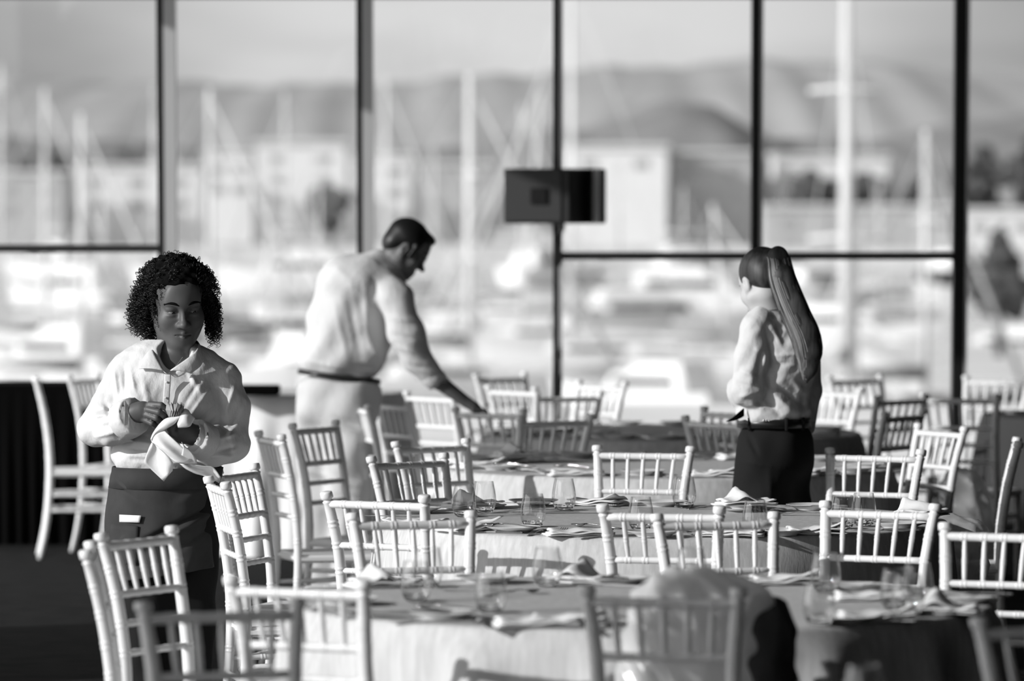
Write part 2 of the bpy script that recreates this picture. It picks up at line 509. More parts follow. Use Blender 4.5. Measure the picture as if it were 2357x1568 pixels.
def ringed_tube(bm, p0, p1, r, fr, n=8, amp=0.13, taper=None):
    p0, p1 = Vector(p0), Vector(p1); L = (p1 - p0).length
    bands = [f * L for f in fr]
    ts = axis_samples(0, L, bands, L / 8)
    rr = []
    for t in ts:
        base = r if taper is None else r * interp(taper, t / L)
        rr.append(ringed(base, bands, t, amp, 0.0035))
    tube(bm, [p0.lerp(p1, t / L) for t in ts], rr, n=n)
POST_BANDS = [0.83, 0.762, 0.682, 0.602, 0.51, 0.36, 0.20]
def post_mesh(sgn):
    bm = bmesh.new()
    zs = [z for z in axis_samples(0, 0.895, POST_BANDS, 0.03) if z < 0.893]
    pts, rr = [], []
    for z in zs:
        pts.append((sgn * PX(z), PY(z), z))
        base = interp([(0, 0.0125), (0.45, 0.0165), (0.75, 0.0160), (0.9, 0.0150)], z)
        rr.append(ringed(base, POST_BANDS, z, 0.085))
    # turned finial
    for z, r in [(0.893, 0.0145), (0.898, 0.0165), (0.9005, 0.0165), (0.903, 0.0125), (0.9075, 0.0125), (0.9085, 0.0165), (0.911, 0.0186), (0.9175, 0.0188), (0.9245, 0.0186), (0.9285, 0.0174), (0.9305, 0.0145), (0.931, 0.002)]:
        pts.append((sgn * PX(z), PY(z), z)); rr.append(r)
    tube(bm, pts, rr, n=12)
    return bm
def make_chair():
    t = thing('chiavari_chair', 'chair', 'chair')
    ch = M['chair']
    for s in (-1, 1):
        bm_obj('back_post', post_mesh(s), ch, t)
    for s in (-1, 1):
        bm = bmesh.new()
        zs = axis_samples(0, 0.432, [0.36, 0.25, 0.12], 0.04)
        tube(bm, [(s * (0.183 - 0.006 * (1 - z / 0.43)), 0.165 + 0.012 * (1 - z / 0.43), z) for z in zs],
             [ringed(interp([(0, 0.0115), (0.43, 0.0165)], z), [0.36, 0.25, 0.12], z, 0.14) for z in zs], n=10)
        bm_obj('front_leg', bm, ch, t)
    bm = bmesh.new()                       # seat: tapered rounded slab
    out = [(-0.165, -0.165), (0.165, -0.165), (0.203, 0.195), (-0.203, 0.195)]
    lo = [bm.verts.new((x, y, 0.425)) for x, y in out]; hi = [bm.verts.new((x, y, 0.458)) for x, y in out]
    for k in range(4): bm.faces.new((lo[k], lo[(k + 1) % 4], hi[(k + 1) % 4], hi[k]))
    bm.faces.new(lo[::-1]); bm.faces.new(hi)
    bmesh.ops.bevel(bm, geom=bm.edges[:], offset=0.010, segments=3, affect='EDGES')
    bm_obj('seat', bm, M['cushion'], t, angle=40)
    N = 5
    zt, zb = 0.892, 0.762
    fr = [(k + 1) / (N + 1) for k in range(N)]
    bm = bmesh.new()
    ringed_tube(bm, (-PX(zt), PY(zt), zt), (PX(zt), PY(zt), zt), 0.0125, fr, n=10)
    bm_obj('top_rail', bm, ch, t)
    for z, r in ((0.762, 0.0105), (0.682, 0.0095), (0.602, 0.0095)):
        bm = bmesh.new()
        ringed_tube(bm, (-PX(z), PY(z), z), (PX(z), PY(z), z), r, fr, n=10)
        bm_obj('back_rail', bm, ch, t)
    for k in range(N):
        f = -1 + 2 * fr[k]
        bm = bmesh.new()
        ringed_tube(bm, (f * PX(zt), PY(zt), zt), (f * PX(zb), PY(zb), zb), 0.0068, [0.52], n=8,
                    taper=[(0, 0.75), (0.2, 1.05), (0.5, 1.1), (0.8, 1.05), (1, 0.75)])
        bm_obj('spindle', bm, ch, t)
    for a, b in (((-0.18, 0.17, 0.33), (0.18, 0.17, 0.33)), ((-0.18, 0.172, 0.24), (0.18, 0.172, 0.24)),
                 ((-0.153, PY(0.28), 0.28), (0.153, PY(0.28), 0.28))):
        bm = bmesh.new(); ringed_tube(bm, a, b, 0.0095, [0.33, 0.66], n=8); bm_obj('stretcher', bm, ch, t)
    for s in (-1, 1):
        for z in (0.33, 0.25):
            bm = bmesh.new(); ringed_tube(bm, (s * PX(z), PY(z), z), (s * 0.181, 0.168, z), 0.0095, [0.33, 0.66], n=8); bm_obj('stretcher', bm, ch, t)
    for c in kids(t):
        c.data.transform(Matrix.Diagonal((1.05, 1.0, 0.973, 1.0)))
    return t
chair0 = make_chair()
chair_kids = tree_of(chair0)
_first = [True]
TOPW = 2.1 * PX(0.92)
def chair(xl, xr, y, near, face, label, group, depth=None, lean=0.0):
    """two knob columns and their mean row in the picture give the spot; near = the nearer knob, face = where it looks"""
    Y = depth or depth_for(y, 0.905)
    s = F / Y
    mid = at((xl + xr) / 2, y, Y)
    dx = (xr - xl) / s
    dx = min(dx, TOPW * 0.9999)
    dy = math.sqrt(TOPW ** 2 - dx ** 2) * (1 if near == 'L' else -1)
    u = Vector((dx, dy, 0)).normalized()
    n = Vector((-u.y, u.x, 0))
    want = {'A': Vector((0, 1, 0)), 'T': Vector((0, -1, 0)), 'R': Vector((1, 0, 0)), 'L': Vector((-1, 0, 0))}[face]
    if n.dot(want) < 0: n = -n
    rz = math.atan2(-n.x, n.y)          # chair looks along local +y
    loc = Vector((mid.x, mid.y, 0)) - n * PY(0.92)
    if _first[0]:
        _first[0] = False
        chair0.location = loc; chair0.rotation_euler = (0, 0, rz)
        chair0['label'] = label; chair0['group'] = group
        return chair0
    return copy_tree(chair0, chair_kids, loc, rz, label, group)
GN = 'white chiavari chairs in the banquet room'
CH = [
 (74, 92, 870, 'R', 'R', 'white chair seen side-on at far left before the black draped table'),
 (166, 219, 862, 'L', 'R', 'white chair half hidden behind the curly haired woman, beside the black draped table'),
 (196, 212, 1256, 'R', 'R', 'white chair at lower left, nearest the frame edge, only one tall post showing'),
 (243, 386, 1219, 'L', 'R', 'white chair at lower left in front of the charcoal apron'),
 (473, 527, 1103, 'R', 'R', 'white chair seen edge-on right beside the hip of the apron woman'),
 (508, 580, 1073, 'L', 'R', 'white chair just behind the edge-on chair, under the trailing napkin'),
 (590, 653, 996, 'R', 'R', 'white chair second back along the row right of the apron woman'),
 (677, 769, 971, 'L', 'R', 'shaded white chair in front of the pale trousers of the bending man'),
 (814, 850, 929, 'R', 'R', 'narrow edge-on white chair right of the bending man\'s legs'),
 (858, 943, 921, 'R', 'A', 'pale chair right of the bending man, left of the chair with a dark backdrop'),
 (935, 1043, 903, 'R', 'A', 'grey shaded chair under the reaching forearm of the bending man'),
 (1048, 1204, 939, 'R', 'A', 'grey chair below the man\'s reaching hand with its back to us'),
 (1198, 1361, 956, 'L', 'A', 'grey chair with its back to us under the window post'),
 (1096, 1207, 859, 'L', 'T', 'bright white chair farthest back, just right of the man\'s hand'),
 (1124, 1231, 889, 'R', 'A', 'thin railed chair in front of the brightest far chair'),
 (1235, 1384, 902, 'L', 'A', 'far chair straddling the foot of the window post'),
 (1334, 1438, 877, 'R', 'L', 'far chair turned sideways right of the window post'),
 (913, 1072, 1013, 'L', 'R', 'white chair at left edge of the third table, behind the shadowed chair'),
 (857, 1021, 1047, 'L', 'R', 'chair with shadowed top rail at left of the glasses table'),
 (749, 978, 1136, 'R', 'A', 'sharp white chair at front left of the middle table'),
 (813, 1084, 1179, 'L', 'T', 'white chair at back left of the nearest laid table'),
 (1375, 1589, 1027, 'R', 'T', 'white chair before the third table, right of the tall glass'),
 (1388, 1655, 1163, 'R', 'A', 'white chair at the front of the middle table, left of two overlapping backs'),
 (1511, 1784, 1181, 'L', 'T', 'bright white chair above the plastic bundle, right of two overlapping backs'),
 (1913, 2117, 1033, 'R', 'T', 'white chair with twisted light on its spindles right of the black trousers'),
 (1904, 2148, 1157, 'R', 'T', 'sharp white chair in front of the shadowed right side of the middle table'),
 (2180, 2450, 1207, 'R', 'T', 'large white chair cut by the right frame edge beside the nearest laid table'),
 (2121, 2212, 979, 'R', 'L', 'brightly lit white chair at right leaning away from the third table'),
 (2030, 2131, 945, 'L', 'L', 'shadowed chair left of the brightly lit leaning chair'),
 (2128, 2293, 906, 'R', 'A', 'dark silhouetted chair under the thick right window post'),
 (2014, 2136, 909, 'L', 'L', 'dim chair back just behind the shadowed chair at right'),
 (1907, 2030, 864, 'L', 'T', 'bright far chair right of the ponytail woman'),
 (1872, 1976, 892, 'R', 'T', 'far chair half behind the ponytail woman\'s elbow'),
 (2227, 2365, 866, 'R', 'T', 'bright far chair at the right frame edge before the glass'),
 (1580, 1700, 960, 'R', 'A', 'grey chair just left of the ponytail woman\'s belt'),
 (1624, 1745, 938, 'R', 'T', 'dark railed chair behind the chair left of the woman\'s belt'),
 (2334, 2352, 1012, 'L', 'L', 'edge-on chair at the right frame edge with black shadowed rungs'),
 (528, 839, 1331, 'R', 'A', 'blurred white chair at front left of the nearest laid table'),
 (333, 682, 1382, 'L', 'T', 'dark out-of-focus chair back crossing the lower left foreground'),
 (1352, 1699, 1352, 'R', 'A', 'blurred chair with clear plastic bundle heaped behind its back'),
 (2246, 2590, 1415, 'L', 'T', 'dark blurred chair in the bottom right corner'),
]
for xl, xr, y, near, face, label in CH:
    chair(xl, xr, y, near, face, label, GN)
# ------------------------------------------------------------------ round tables under linen
TH = 0.76
def tablecloth(cx, cy, R, label, m, seed, folds=15, cat='tablecloth', group=None, amp=0.05, TH=0.76):
    rnd = random.Random(seed)
    n = 240
    comps = [(folds, 1.0, rnd.random() * 6.28), (folds * 1.7, 0.45, rnd.random() * 6.28), (folds * 0.53, 0.6, rnd.random() * 6.28)]
    comps = [(round(a), b, c) for a, b, c in comps]
    V, Fc = [], []
    rings = []
    prof = []
    for r in (0.0, 0.25, 0.5, 0.75, 0.9, 0.97):
        prof.append((r * R, TH, 0.0))
    prof += [(R - 0.012, TH - 0.0015, 0.0), (R - 0.004, TH - 0.005, 0.0), (R, TH - 0.014, 0.0)]
    for k in range(1, 15):
        d = k / 14
        prof.append((R + 0.012 + 0.085 * d, TH - 0.014 - (TH - 0.022) * d, min(1.0, d * 1.5) ** 1.2))
    for r, z, w in prof:
        ring = []
        for k in range(n):
            th = 2 * math.pi * k / n
            f = 0
            for q, a, ph in comps:
                f += a * math.cos(q * th + ph + 0.5 * math.sin(2 * th + ph))
            rr = r + amp * w * f * 0.55
            if r == 0:
                rr = 0.002
            ring.append(len(V)); V.append((rr * math.cos(th), rr * math.sin(th), z + (0.0008 * math.sin(5 * th) if r > 0 and w == 0 else 0)))
        rings.append(ring)
    for a, b in zip(rings[:-1], rings[1:]):
        for k in range(n):
            Fc.append((a[k], b[k], b[(k + 1) % n], a[(k + 1) % n]))
    Fc.append(tuple(rings[0]))
    o = np_obj('tablecloth', V, Fc, m)
    o.location = (cx, cy, 0)
    tag(o, label, cat, group)
    return o
TABLES = {}
def table(key, px, s, R, label, m, seed, **kw):
    Y = F / s
    x = (px - 1178.5) / s
    TABLES[key] = (x, Y, R)
    return tablecloth(x, Y, R, label, m, seed, **kw)
table('front', 1478, 900, 0.90, 'grey linen cloth on the blurred laid round table nearest us', M['linen'], 3, folds=19, amp=0.16)
table('middle', 1526, 714, 0.92, 'grey linen cloth on the sharp middle round table with clear tumblers', M['linen'], 5, folds=14, amp=0.035)
table('third', 1535, 593, 0.88, 'grey linen cloth on the third round table, behind the tumblers', M['linen'], 8, folds=15, amp=0.03)
table('fourth', 1530, 515, 0.88, 'linen cloth on the round table the man reaches over', M['linen'], 11, folds=15)
table('nearest', 1905, 1205, 0.72, 'cloth of the round table below the bottom edge under the lone tumbler', M['linen'], 21)
table('right', 2640, 474, 0.80, 'linen cloth, shade painted in, on the round table at the right frame edge', M['shaded_linen'], 17)
table('left', 700, 449, 0.52, 'pale cloth on the small round table behind the bending man', M['white_linen'], 19, TH=0.82)
bm = bmesh.new()
box(bm, 0, 0, 0.026, 0.30, 0.22, 0.05, bevel=0.012)
o = bm_obj('case', bm, M['black_cloth'], smooth=False)
o.location = tuple(on_plane(575, 911, 0.82).xy) + (0.822,)
tag(o, 'flat black case lying on the pale clothed table behind the curly haired woman', 'case')

# black draped long table at far left
YB = 26.05
bl = thing('banquet_table', 'long black draped table behind the two chairs at far left', 'table', (0, YB, 0))
xa = at(-140, 900, YB).x; xb = at(400, 900, YB).x; xe = at(400, 900, YB).x
bm = bmesh.new()
box(bm, (xa + xe) / 2, 0.27, 0.815, xe - xa, 0.54, 0.05, bevel=0.012)
bm_obj('table_top', bm, M['black_cloth'], bl, smooth=False)
V, Fc = [], []
nx, nz = 160, 8
for j in range(nz + 1):
    for i in range(nx + 1):
        u = i / nx; z = 0.80 * (1 - j / nz) + 0.004
        V.append((xa + (xb - xa) * u, -0.012 - 0.018 * (j / nz) * (1 + math.sin(u * 95 + math.sin(u * 17))), z))
for j in range(nz):
    for i in range(nx):
        a = j * (nx + 1) + i
        Fc.append((a, a + 1, a + nx + 2, a + nx + 1))
np_obj('skirt', V, Fc, M['black_cloth'], bl)
for x, y in ((xe - 0.12, 0.1), (xe - 0.12, 0.46), (xa + 0.1, 0.1), (xa + 0.1, 0.46)):
    bm = bmesh.new(); tube(bm, [(x, y, 0.0), (x, y, 0.79)], 0.018, n=8)
    bm_obj('leg', bm, M['black_metal'], bl)

# ------------------------------------------------------------------ table ware
def make_tumbler():
    bm = bmesh.new()
    outer = [(0.0, 0.0), (0.021, 0.0), (0.024, 0.0015), (0.030, 0.007), (0.0362, 0.018), (0.0395, 0.031), (0.0405, 0.042), (0.0395, 0.057), (0.0370, 0.074), (0.0335, 0.091), (0.0310, 0.1040), (0.0305, 0.1046)]
    inner = [(0.0298, 0.1046), (0.0293, 0.1038), (0.0320, 0.090), (0.0355, 0.074), (0.0380, 0.057), (0.0388, 0.042), (0.0376, 0.031), (0.034, 0.020), (0.027, 0.012), (0.015, 0.0085), (0.0, 0.0080)]
    lathe(bm, outer + inner, n=36)
    o = bm_obj('tumbler', bm, M['glass'])
    o.data.materials.append(M['glass_base'])
    for p in o.data.polygons:
        if p.center.z < 0.014: p.material_index = 1
    return o
def make_plate(r):
    bm = bmesh.new()
    k = r / 0.085
    pr = [(0.0, 0.002), (0.045, 0.002), (0.048, 0.0), (0.051, 0.0), (0.053, 0.003), (0.060, 0.007), (0.084, 0.0165), (0.085, 0.0175), (0.084, 0.0185), (0.062, 0.0105), (0.055, 0.0065), (0.050, 0.005), (0.0, 0.005)]
    lathe(bm, [(a * k, z * (1 if r < 0.1 else 1.1)) for a, z in pr], n=48)
    return bm_obj('plate', bm, M['china'], angle=50)
def strip(bm, st):
    """closed thin solid from stations (y, halfwidth, z, thickness)"""
    prev = None
    for y, w, z, t in st:
        q = [bm.verts.new((-w, y, z)), bm.verts.new((w, y, z)), bm.verts.new((w, y, z + t)), bm.verts.new((-w, y, z + t))]
        if prev:
            for k in range(4):
                bm.faces.new((prev[k], prev[(k + 1) % 4], q[(k + 1) % 4], q[k]))
        else:
            bm.faces.new(q)
        prev = q
    bm.faces.new(prev[::-1])
HANDLE = [(-0.100, 0.007, 0.001, 0.002), (-0.095, 0.0105, 0.001, 0.0025), (-0.06, 0.0085, 0.0025, 0.0028), (-0.02, 0.0045, 0.0075, 0.003), (0.02, 0.0035, 0.0105, 0.003), (0.035, 0.004, 0.0095, 0.0025)]
def make_fork():
    bm = bmesh.new()
    strip(bm, HANDLE + [(0.043, 0.008, 0.0075, 0.002), (0.052, 0.0122, 0.0045, 0.0018), (0.060, 0.0125, 0.0035, 0.0017)])
    for k in range(4):
        x = -0.0105 + 0.007 * k
        prev = None
        for y, w, z, t in [(0.058, 0.0021, 0.0036, 0.0017), (0.075, 0.0019, 0.003, 0.0016), (0.092, 0.0016, 0.0055, 0.0015), (0.103, 0.0008, 0.010, 0.001)]:
            q = [bm.verts.new((x - w, y, z)), bm.verts.new((x + w, y, z)), bm.verts.new((x + w, y, z + t)), bm.verts.new((x - w, y, z + t))]
            if prev:
                for j in range(4): bm.faces.new((prev[j], prev[(j + 1) % 4], q[(j + 1) % 4], q[j]))
            else: bm.faces.new(q)
            prev = q
        bm.faces.new(prev[::-1])
    return bm_obj('fork', bm, M['steel'], smooth=False)
def make_knife():
    bm = bmesh.new()
    strip(bm, [(-0.115, 0.0085, 0.001, 0.004), (-0.11, 0.0095, 0.0005, 0.006), (-0.03, 0.0085, 0.0005, 0.0065), (0.0, 0.007, 0.001, 0.005), (0.008, 0.0085, 0.001, 0.002), (0.05, 0.010, 0.001, 0.0016), (0.09, 0.009, 0.001, 0.0014), (0.108, 0.003, 0.001, 0.0012)])
    return bm_obj('knife', bm, M['steel'], smooth=False)
def make_spoon():
    bm = bmesh.new()
    strip(bm, HANDLE)
    n, mm = 20, 6
    rings = []
    for j in range(mm + 1):
        f = j / mm
        rings.append([bm.verts.new((0.019 * f * math.cos(a), 0.062 + 0.029 * f * math.sin(a), 0.001 + 0.0085 * f * f + 0.004 * max(0, -math.sin(a)) * f)) for a in [2 * math.pi * k / n for k in range(n)]])
    for a, b in zip(rings[:-1], rings[1:]):
        for k in range(n): bm.faces.new((a[k], a[(k + 1) % n], b[(k + 1) % n], b[k]))
    rim = [bm.verts.new(v.co + Vector((0, 0, -0.0012))) for v in rings[-1]]
    for k in range(n): bm.faces.new((rings[-1][k], rings[-1][(k + 1) % n], rim[(k + 1) % n], rim[k]))
    return bm_obj('spoon', bm, M['steel'])
def make_napkin(kind, seed):
    """folded cotton napkin: stacked, slightly slumped layers with a rolled front fold"""
    rnd = random.Random(seed)
    bm = bmesh.new()
    W, D, L = (0.21, 0.11, 3) if kind == 'flat' else (0.19, 0.13, 3)
    z = 0.001
    for li in range(L):
        nx, ny = 18, 8
        ox, oy, rz = rnd.uniform(-0.008, 0.008), rnd.uniform(-0.006, 0.006), rnd.uniform(-0.06, 0.06)
        ph1, ph2 = rnd.random() * 6, rnd.random() * 6
        th = 0.0062 if kind == 'flat' else 0.0068
        top, bot = [], []
        for j in range(ny + 1):
            for i in range(nx + 1):
                u = i / nx - 0.5; v = j / ny - 0.5
                edge = min(1.0, (0.5 - abs(v)) * 9)
                x = u * W * (1 - 0.04 * li); y = v * D * (1 - 0.05 * li)
                h = 0.0032 * math.sin(u * 13 + ph1) * (li + 1) / L + 0.0022 * math.sin(v * 9 + u * 5 + ph2) * (li + 1) / L
                lift = 0.0
                if kind == 'peak':
                    lift = 0.030 * (li / (L - 1)) ** 1.3 * math.exp(-((u + 0.12) / 0.16) ** 2) * (0.6 + 0.8 * (v + 0.5))
                elif kind == 'flap':
                    lift = 0.020 * (li / (L - 1)) * max(0.0, u + 0.05) * 2 * (0.5 - v)
                zz = z + h + lift
                xr = x * math.cos(rz) - y * math.sin(rz) + ox; yr = x * math.sin(rz) + y * math.cos(rz) + oy
                t = th * (0.35 + 0.65 * math.sqrt(max(0, edge)))
                top.append(bm.verts.new((xr, yr, max(0.0008, zz + t / 2 + th / 2)))); bot.append(bm.verts.new((xr, yr, max(0.0004, zz - t / 2 + th / 2))))
        q = nx + 1
        for j in range(ny):
            for i in range(nx):
                a = j * q + i
                bm.faces.new((top[a], top[a + 1], top[a + q + 1], top[a + q])); bm.faces.new((bot[a], bot[a + q], bot[a + q + 1], bot[a + 1]))
        for i in range(nx):
            for a, b in ((i, i + 1), (ny * q + i + 1, ny * q + i)):
                bm.faces.new((top[b], top[a], bot[a], bot[b]))
        for j in range(ny):
            for a, b in (((j + 1) * q, j * q), (j * q + nx, (j + 1) * q + nx)):
                bm.faces.new((top[b], top[a], bot[a], bot[b]))
        z += th * 0.93
    return bm_obj('napkin', bm, M['napkin'])
PROTO = {}
USED = set()
def place(kind, maker, loc, rz, label, cat, group, tilt=0.0, rname=None):
    if kind not in PROTO:
        PROTO[kind] = maker()
        o = PROTO[kind]
    else:
        o = PROTO[kind].copy(); COL.objects.link(o)
    o.location = loc; o.rotation_euler = (tilt, 0, rz)
    tag(o, label, cat, group)
    return o
ZT = TH + 0.0012
ORD = ['first', 'second', 'third', 'fourth', 'fifth', 'sixth', 'seventh', 'eighth', 'ninth', 'tenth', 'eleventh', 'twelfth', 'thirteenth', 'fourteenth']
TNAME = {'front': 'the blurred nearest laid table', 'middle': 'the sharp middle table', 'third': 'the third table', 'fourth': 'the table the man reaches over', 'right': 'the dark table at the right edge', 'nearest': 'the table below the bottom edge'}
NOUN = {'tumbler': 'stemless clear tumbler', 'plate': 'white side plate', 'napkin': 'folded white napkin', 'fork': 'steel fork', 'knife': 'steel knife', 'spoon': 'steel spoon'}
def lay(tkey, items):
    """items: (kind, px, py, yaw degrees, [height above cloth], [variant])"""
    by = {}
    for it in items:
        by.setdefault(it[0], []).append(it)
    for kind, lst in by.items():
        lst = sorted(lst, key=lambda q: q[1])
        for i, it in enumerate(lst):
            px, py, yaw = it[1:4]
            up = it[4] if len(it) > 4 else 0.0
            var = it[5] if len(it) > 5 else ''
            p = on_plane(px, py, TH + up)
            cx, cy, R = TABLES[tkey]
            lim = R - (0.06 if kind in ('plate', 'napkin') else 0.03)
            v = Vector((p.x - cx, p.y - cy))
            if v.length > lim:
                v = v.normalized() * lim; p.x = cx + v.x; p.y = cy + v.y
            n = len(lst)
            if n == 1: pos = 'the only %s on %s' % (NOUN[kind].split(' ')[-1], TNAME[tkey])
            elif i == n - 1: pos = 'the %s farthest right on %s' % (NOUN[kind].split(' ')[-1], TNAME[tkey])
            elif i == 0: pos = 'the %s farthest left on %s' % (NOUN[kind].split(' ')[-1], TNAME[tkey])
            else: pos = '%s %s from the left on %s' % (ORD[i], NOUN[kind].split(' ')[-1], TNAME[tkey])
            label = '%s, %s' % (NOUN[kind], pos)
            mk = {'tumbler': make_tumbler, 'plate': lambda: make_plate(0.085), 'fork': make_fork, 'knife': make_knife, 'spoon': make_spoon}
            if kind == 'napkin':
                var = var or ('flat', 'peak', 'flap')[i % 3]
                place('napkin_' + var, lambda: make_napkin(var, 5), (p.x, p.y, ZT + up), math.radians(yaw), label, 'napkin', kind + 's on ' + TNAME[tkey])
            else:
                place(kind, mk[kind], (p.x, p.y, ZT + up), math.radians(yaw), label, kind, kind + 's on ' + TNAME[tkey])
PL = 0.0115   # lying on a plate
lay('middle', [
 ('tumbler', 1068, 1191, 0), ('tumbler', 1114, 1182, 0), ('tumbler', 1227, 1214, 0), ('tumbler', 1298, 1175, 0), ('tumbler', 1575, 1170, 0),
 ('tumbler', 1475, 1222, 0), ('tumbler', 1738, 1231, 0), ('tumbler', 1940, 1218, 0), ('tumbler', 1988, 1212, 0),
 ('plate', 1182, 1226, 0), ('plate', 1225, 1163, 0), ('plate', 948, 1182, 0), ('plate', 1525, 1166, 0), ('plate', 1505, 1236, 0), ('plate', 1852, 1240, 0), ('plate', 1868, 1174, 0), ('plate', 2090, 1198, 0), ('plate', 2085, 1217, 0), ('plate', 1720, 1172, 0),
 ('napkin', 1328, 1234, 8, 0, 'flat'), ('napkin', 1085, 1170, 30, 0, 'peak'), ('napkin', 1372, 1164, -25, 0, 'flap'), ('napkin', 1712, 1165, 15, 0.019, 'peak'), ('napkin', 1690, 1238, -6, 0, 'flat'), ('napkin', 1955, 1238, 5, 0, 'flap'), ('napkin', 930, 1211, -20, 0, 'flat'), ('napkin', 1075, 1222, 35, 0, 'flap'), ('napkin', 2118, 1190, 60, 0.02, 'peak'),
 ('fork', 1243, 1229, -25), ('fork', 1275, 1228, -20), ('fork', 1150, 1186, -60), ('fork', 1220, 1177, -70), ('fork', 1428, 1165, 160), ('fork', 1572, 1228, 20), ('fork', 1590, 1226, 25), ('fork', 1770, 1176, 150), ('fork', 1785, 1180, 160), ('fork', 1855, 1188, 75), ('fork', 1828, 1224, 62), ('fork', 2020, 1200, 70),
 ('knife', 1115, 1228, 75), ('knife', 1330, 1182, -80), ('knife', 1622, 1167, -60), ('knife', 1835, 1222, 65), ('knife', 2035, 1222, 80), ('knife', 900, 1190, 80), ('knife', 1190, 1160, 78, 0.02), ('knife', 1870, 1168, 82, 0.02), ('knife', 1390, 1240, 100),
 ('spoon', 1172, 1215, 70, 0.019), ('spoon', 1370, 1216, 55), ('spoon', 1640, 1172, -60), ('spoon', 1985, 1188, 70),
])
lay('front', [
 ('tumbler', 958, 1386, 0), ('tumbler', 985, 1352, 0), ('tumbler', 1130, 1412, 0), ('tumbler', 1260, 1351, 0), ('tumbler', 1592, 1350, 0), ('tumbler', 1900, 1365, 0), ('tumbler', 1886, 1440, 0), ('tumbler', 2090, 1420, 0), ('tumbler', 2112, 1392, 0), ('tumbler', 2062, 1405, 0),
 ('plate', 795, 1392, 0), ('plate', 1020, 1425, 0), ('plate', 1975, 1362, 0), ('plate', 2065, 1448, 0), ('plate', 2225, 1388, 0), ('plate', 1120, 1342, 0), ('plate', 1500, 1440, 0), ('plate', 1420, 1345, 0),
 ('napkin', 1335, 1342, -25, 0, 'peak'), ('napkin', 1215, 1446, 10, 0, 'flat'), ('napkin', 1305, 1438, -5, 0, 'flap'), ('napkin', 1800, 1345, 8, 0, 'flap'), ('napkin', 2005, 1382, 5, 0, 'flat'), ('napkin', 2262, 1418, -8, 0, 'peak'), ('napkin', 2120, 1440, 4, 0, 'flap'), ('napkin', 880, 1352, 20, 0, 'peak'),
 ('spoon', 1030, 1405, 70, 0.019), ('spoon', 1960, 1424, 60), ('spoon', 1180, 1370, -50),
 ('fork', 1120, 1438, 20), ('fork', 1095, 1444, 10), ('fork', 1380, 1445, -15), ('fork', 1090, 1362, 80), ('fork', 2020, 1372, 75), ('fork', 2180, 1412, 60), ('fork', 740, 1410, 40),
 ('knife', 900, 1412, 85), ('knife', 930, 1440, 80), ('knife', 1390, 1350, 60), ('knife', 2225, 1372, 82, 0.02), ('knife', 1990, 1352, 80, 0.02), ('knife', 830, 1425, 70),
])
lay('third', [
 ('plate', 1150, 1082, 0), ('plate', 1062, 1060, 0), ('plate', 1275, 1092, 0), ('plate', 1480, 1094, 0), ('plate', 1985, 1078, 0), ('plate', 1988, 1088, 0), ('plate', 1960, 1098, 0), ('plate', 1330, 1053, 0), ('plate', 1640, 1052, 0), ('plate', 1880, 1062, 0), ('plate', 1170, 1062, 0),
 ('napkin', 1190, 1054, 20, 0.02, 'peak'), ('napkin', 1325, 1096, 5, 0, 'flat'), ('napkin', 1645, 1098, -5, 0, 'flap'), ('napkin', 1690, 1096, 10, 0, 'flat'), ('napkin', 1100, 1078, 25, 0, 'flap'), ('napkin', 1905, 1102, -10, 0, 'flat'), ('napkin', 2010, 1104, 15, 0, 'flap'), ('napkin', 1430, 1052, 0, 0, 'flat'), ('napkin', 1700, 1058, 20, 0, 'flap'),
 ('fork', 1218, 1088, 60), ('fork', 1245, 1086, 60), ('fork', 1525, 1096, 15), ('fork', 1505, 1096, 5), ('fork', 1930, 1092, 10), ('fork', 1310, 1064, 85), ('fork', 1195, 1068, -40),
 ('knife', 1360, 1094, 85), ('knife', 1280, 1062, -70), ('knife', 1560, 1060, 80), ('knife', 1880, 1100, 80), ('knife', 1230, 1058, 75),
 ('spoon', 1180, 1074, 60, 0.019), ('spoon', 1320, 1078, 60), ('spoon', 1610, 1058, 70), ('spoon', 1885, 1086, 60),
])
lay('fourth', [
 ('plate', 1290, 995, 0), ('plate', 1430, 1010, 0), ('plate', 1525, 1012, 0), ('plate', 1440, 978, 0), ('plate', 1100, 1000, 0), ('plate', 1900, 992, 0), ('plate', 1560, 980, 0),
 ('napkin', 1210, 1002, 10, 0, 'flat'), ('napkin', 1370, 1004, 20, 0, 'flap'), ('napkin', 1590, 1008, 5, 0, 'flat'), ('napkin', 1880, 1004, -10, 0, 'flap'), ('napkin', 1330, 980, 0, 0, 'flat'),
 ('fork', 1350, 1008, 40), ('fork', 1470, 1010, 30), ('knife', 1560, 1004, 85), ('knife', 1240, 992, 70), ('spoon', 1280, 1006, 60),
])
lay('right', [('plate', 2340, 952, 0), ('napkin', 2390, 950, 10, 0, 'flat')])
lay('nearest', [('tumbler', 1988, 1652, 0)])
# ------------------------------------------------------------------ harbour beyond the glass
WZ = -7.0                                    # water level
def water_y(D): return 784 + 0 * D
struct(plain('ground', [(0.5, 37.3, -0.25, 60.0, 19.8, 0.3)], M['terrace']))
bm = bmesh.new()
box(bm, 0, 900, WZ - 0.5, 1600, 1700, 1.0)
struct(bm_obj('sea', bm, M['water'], smooth=False))
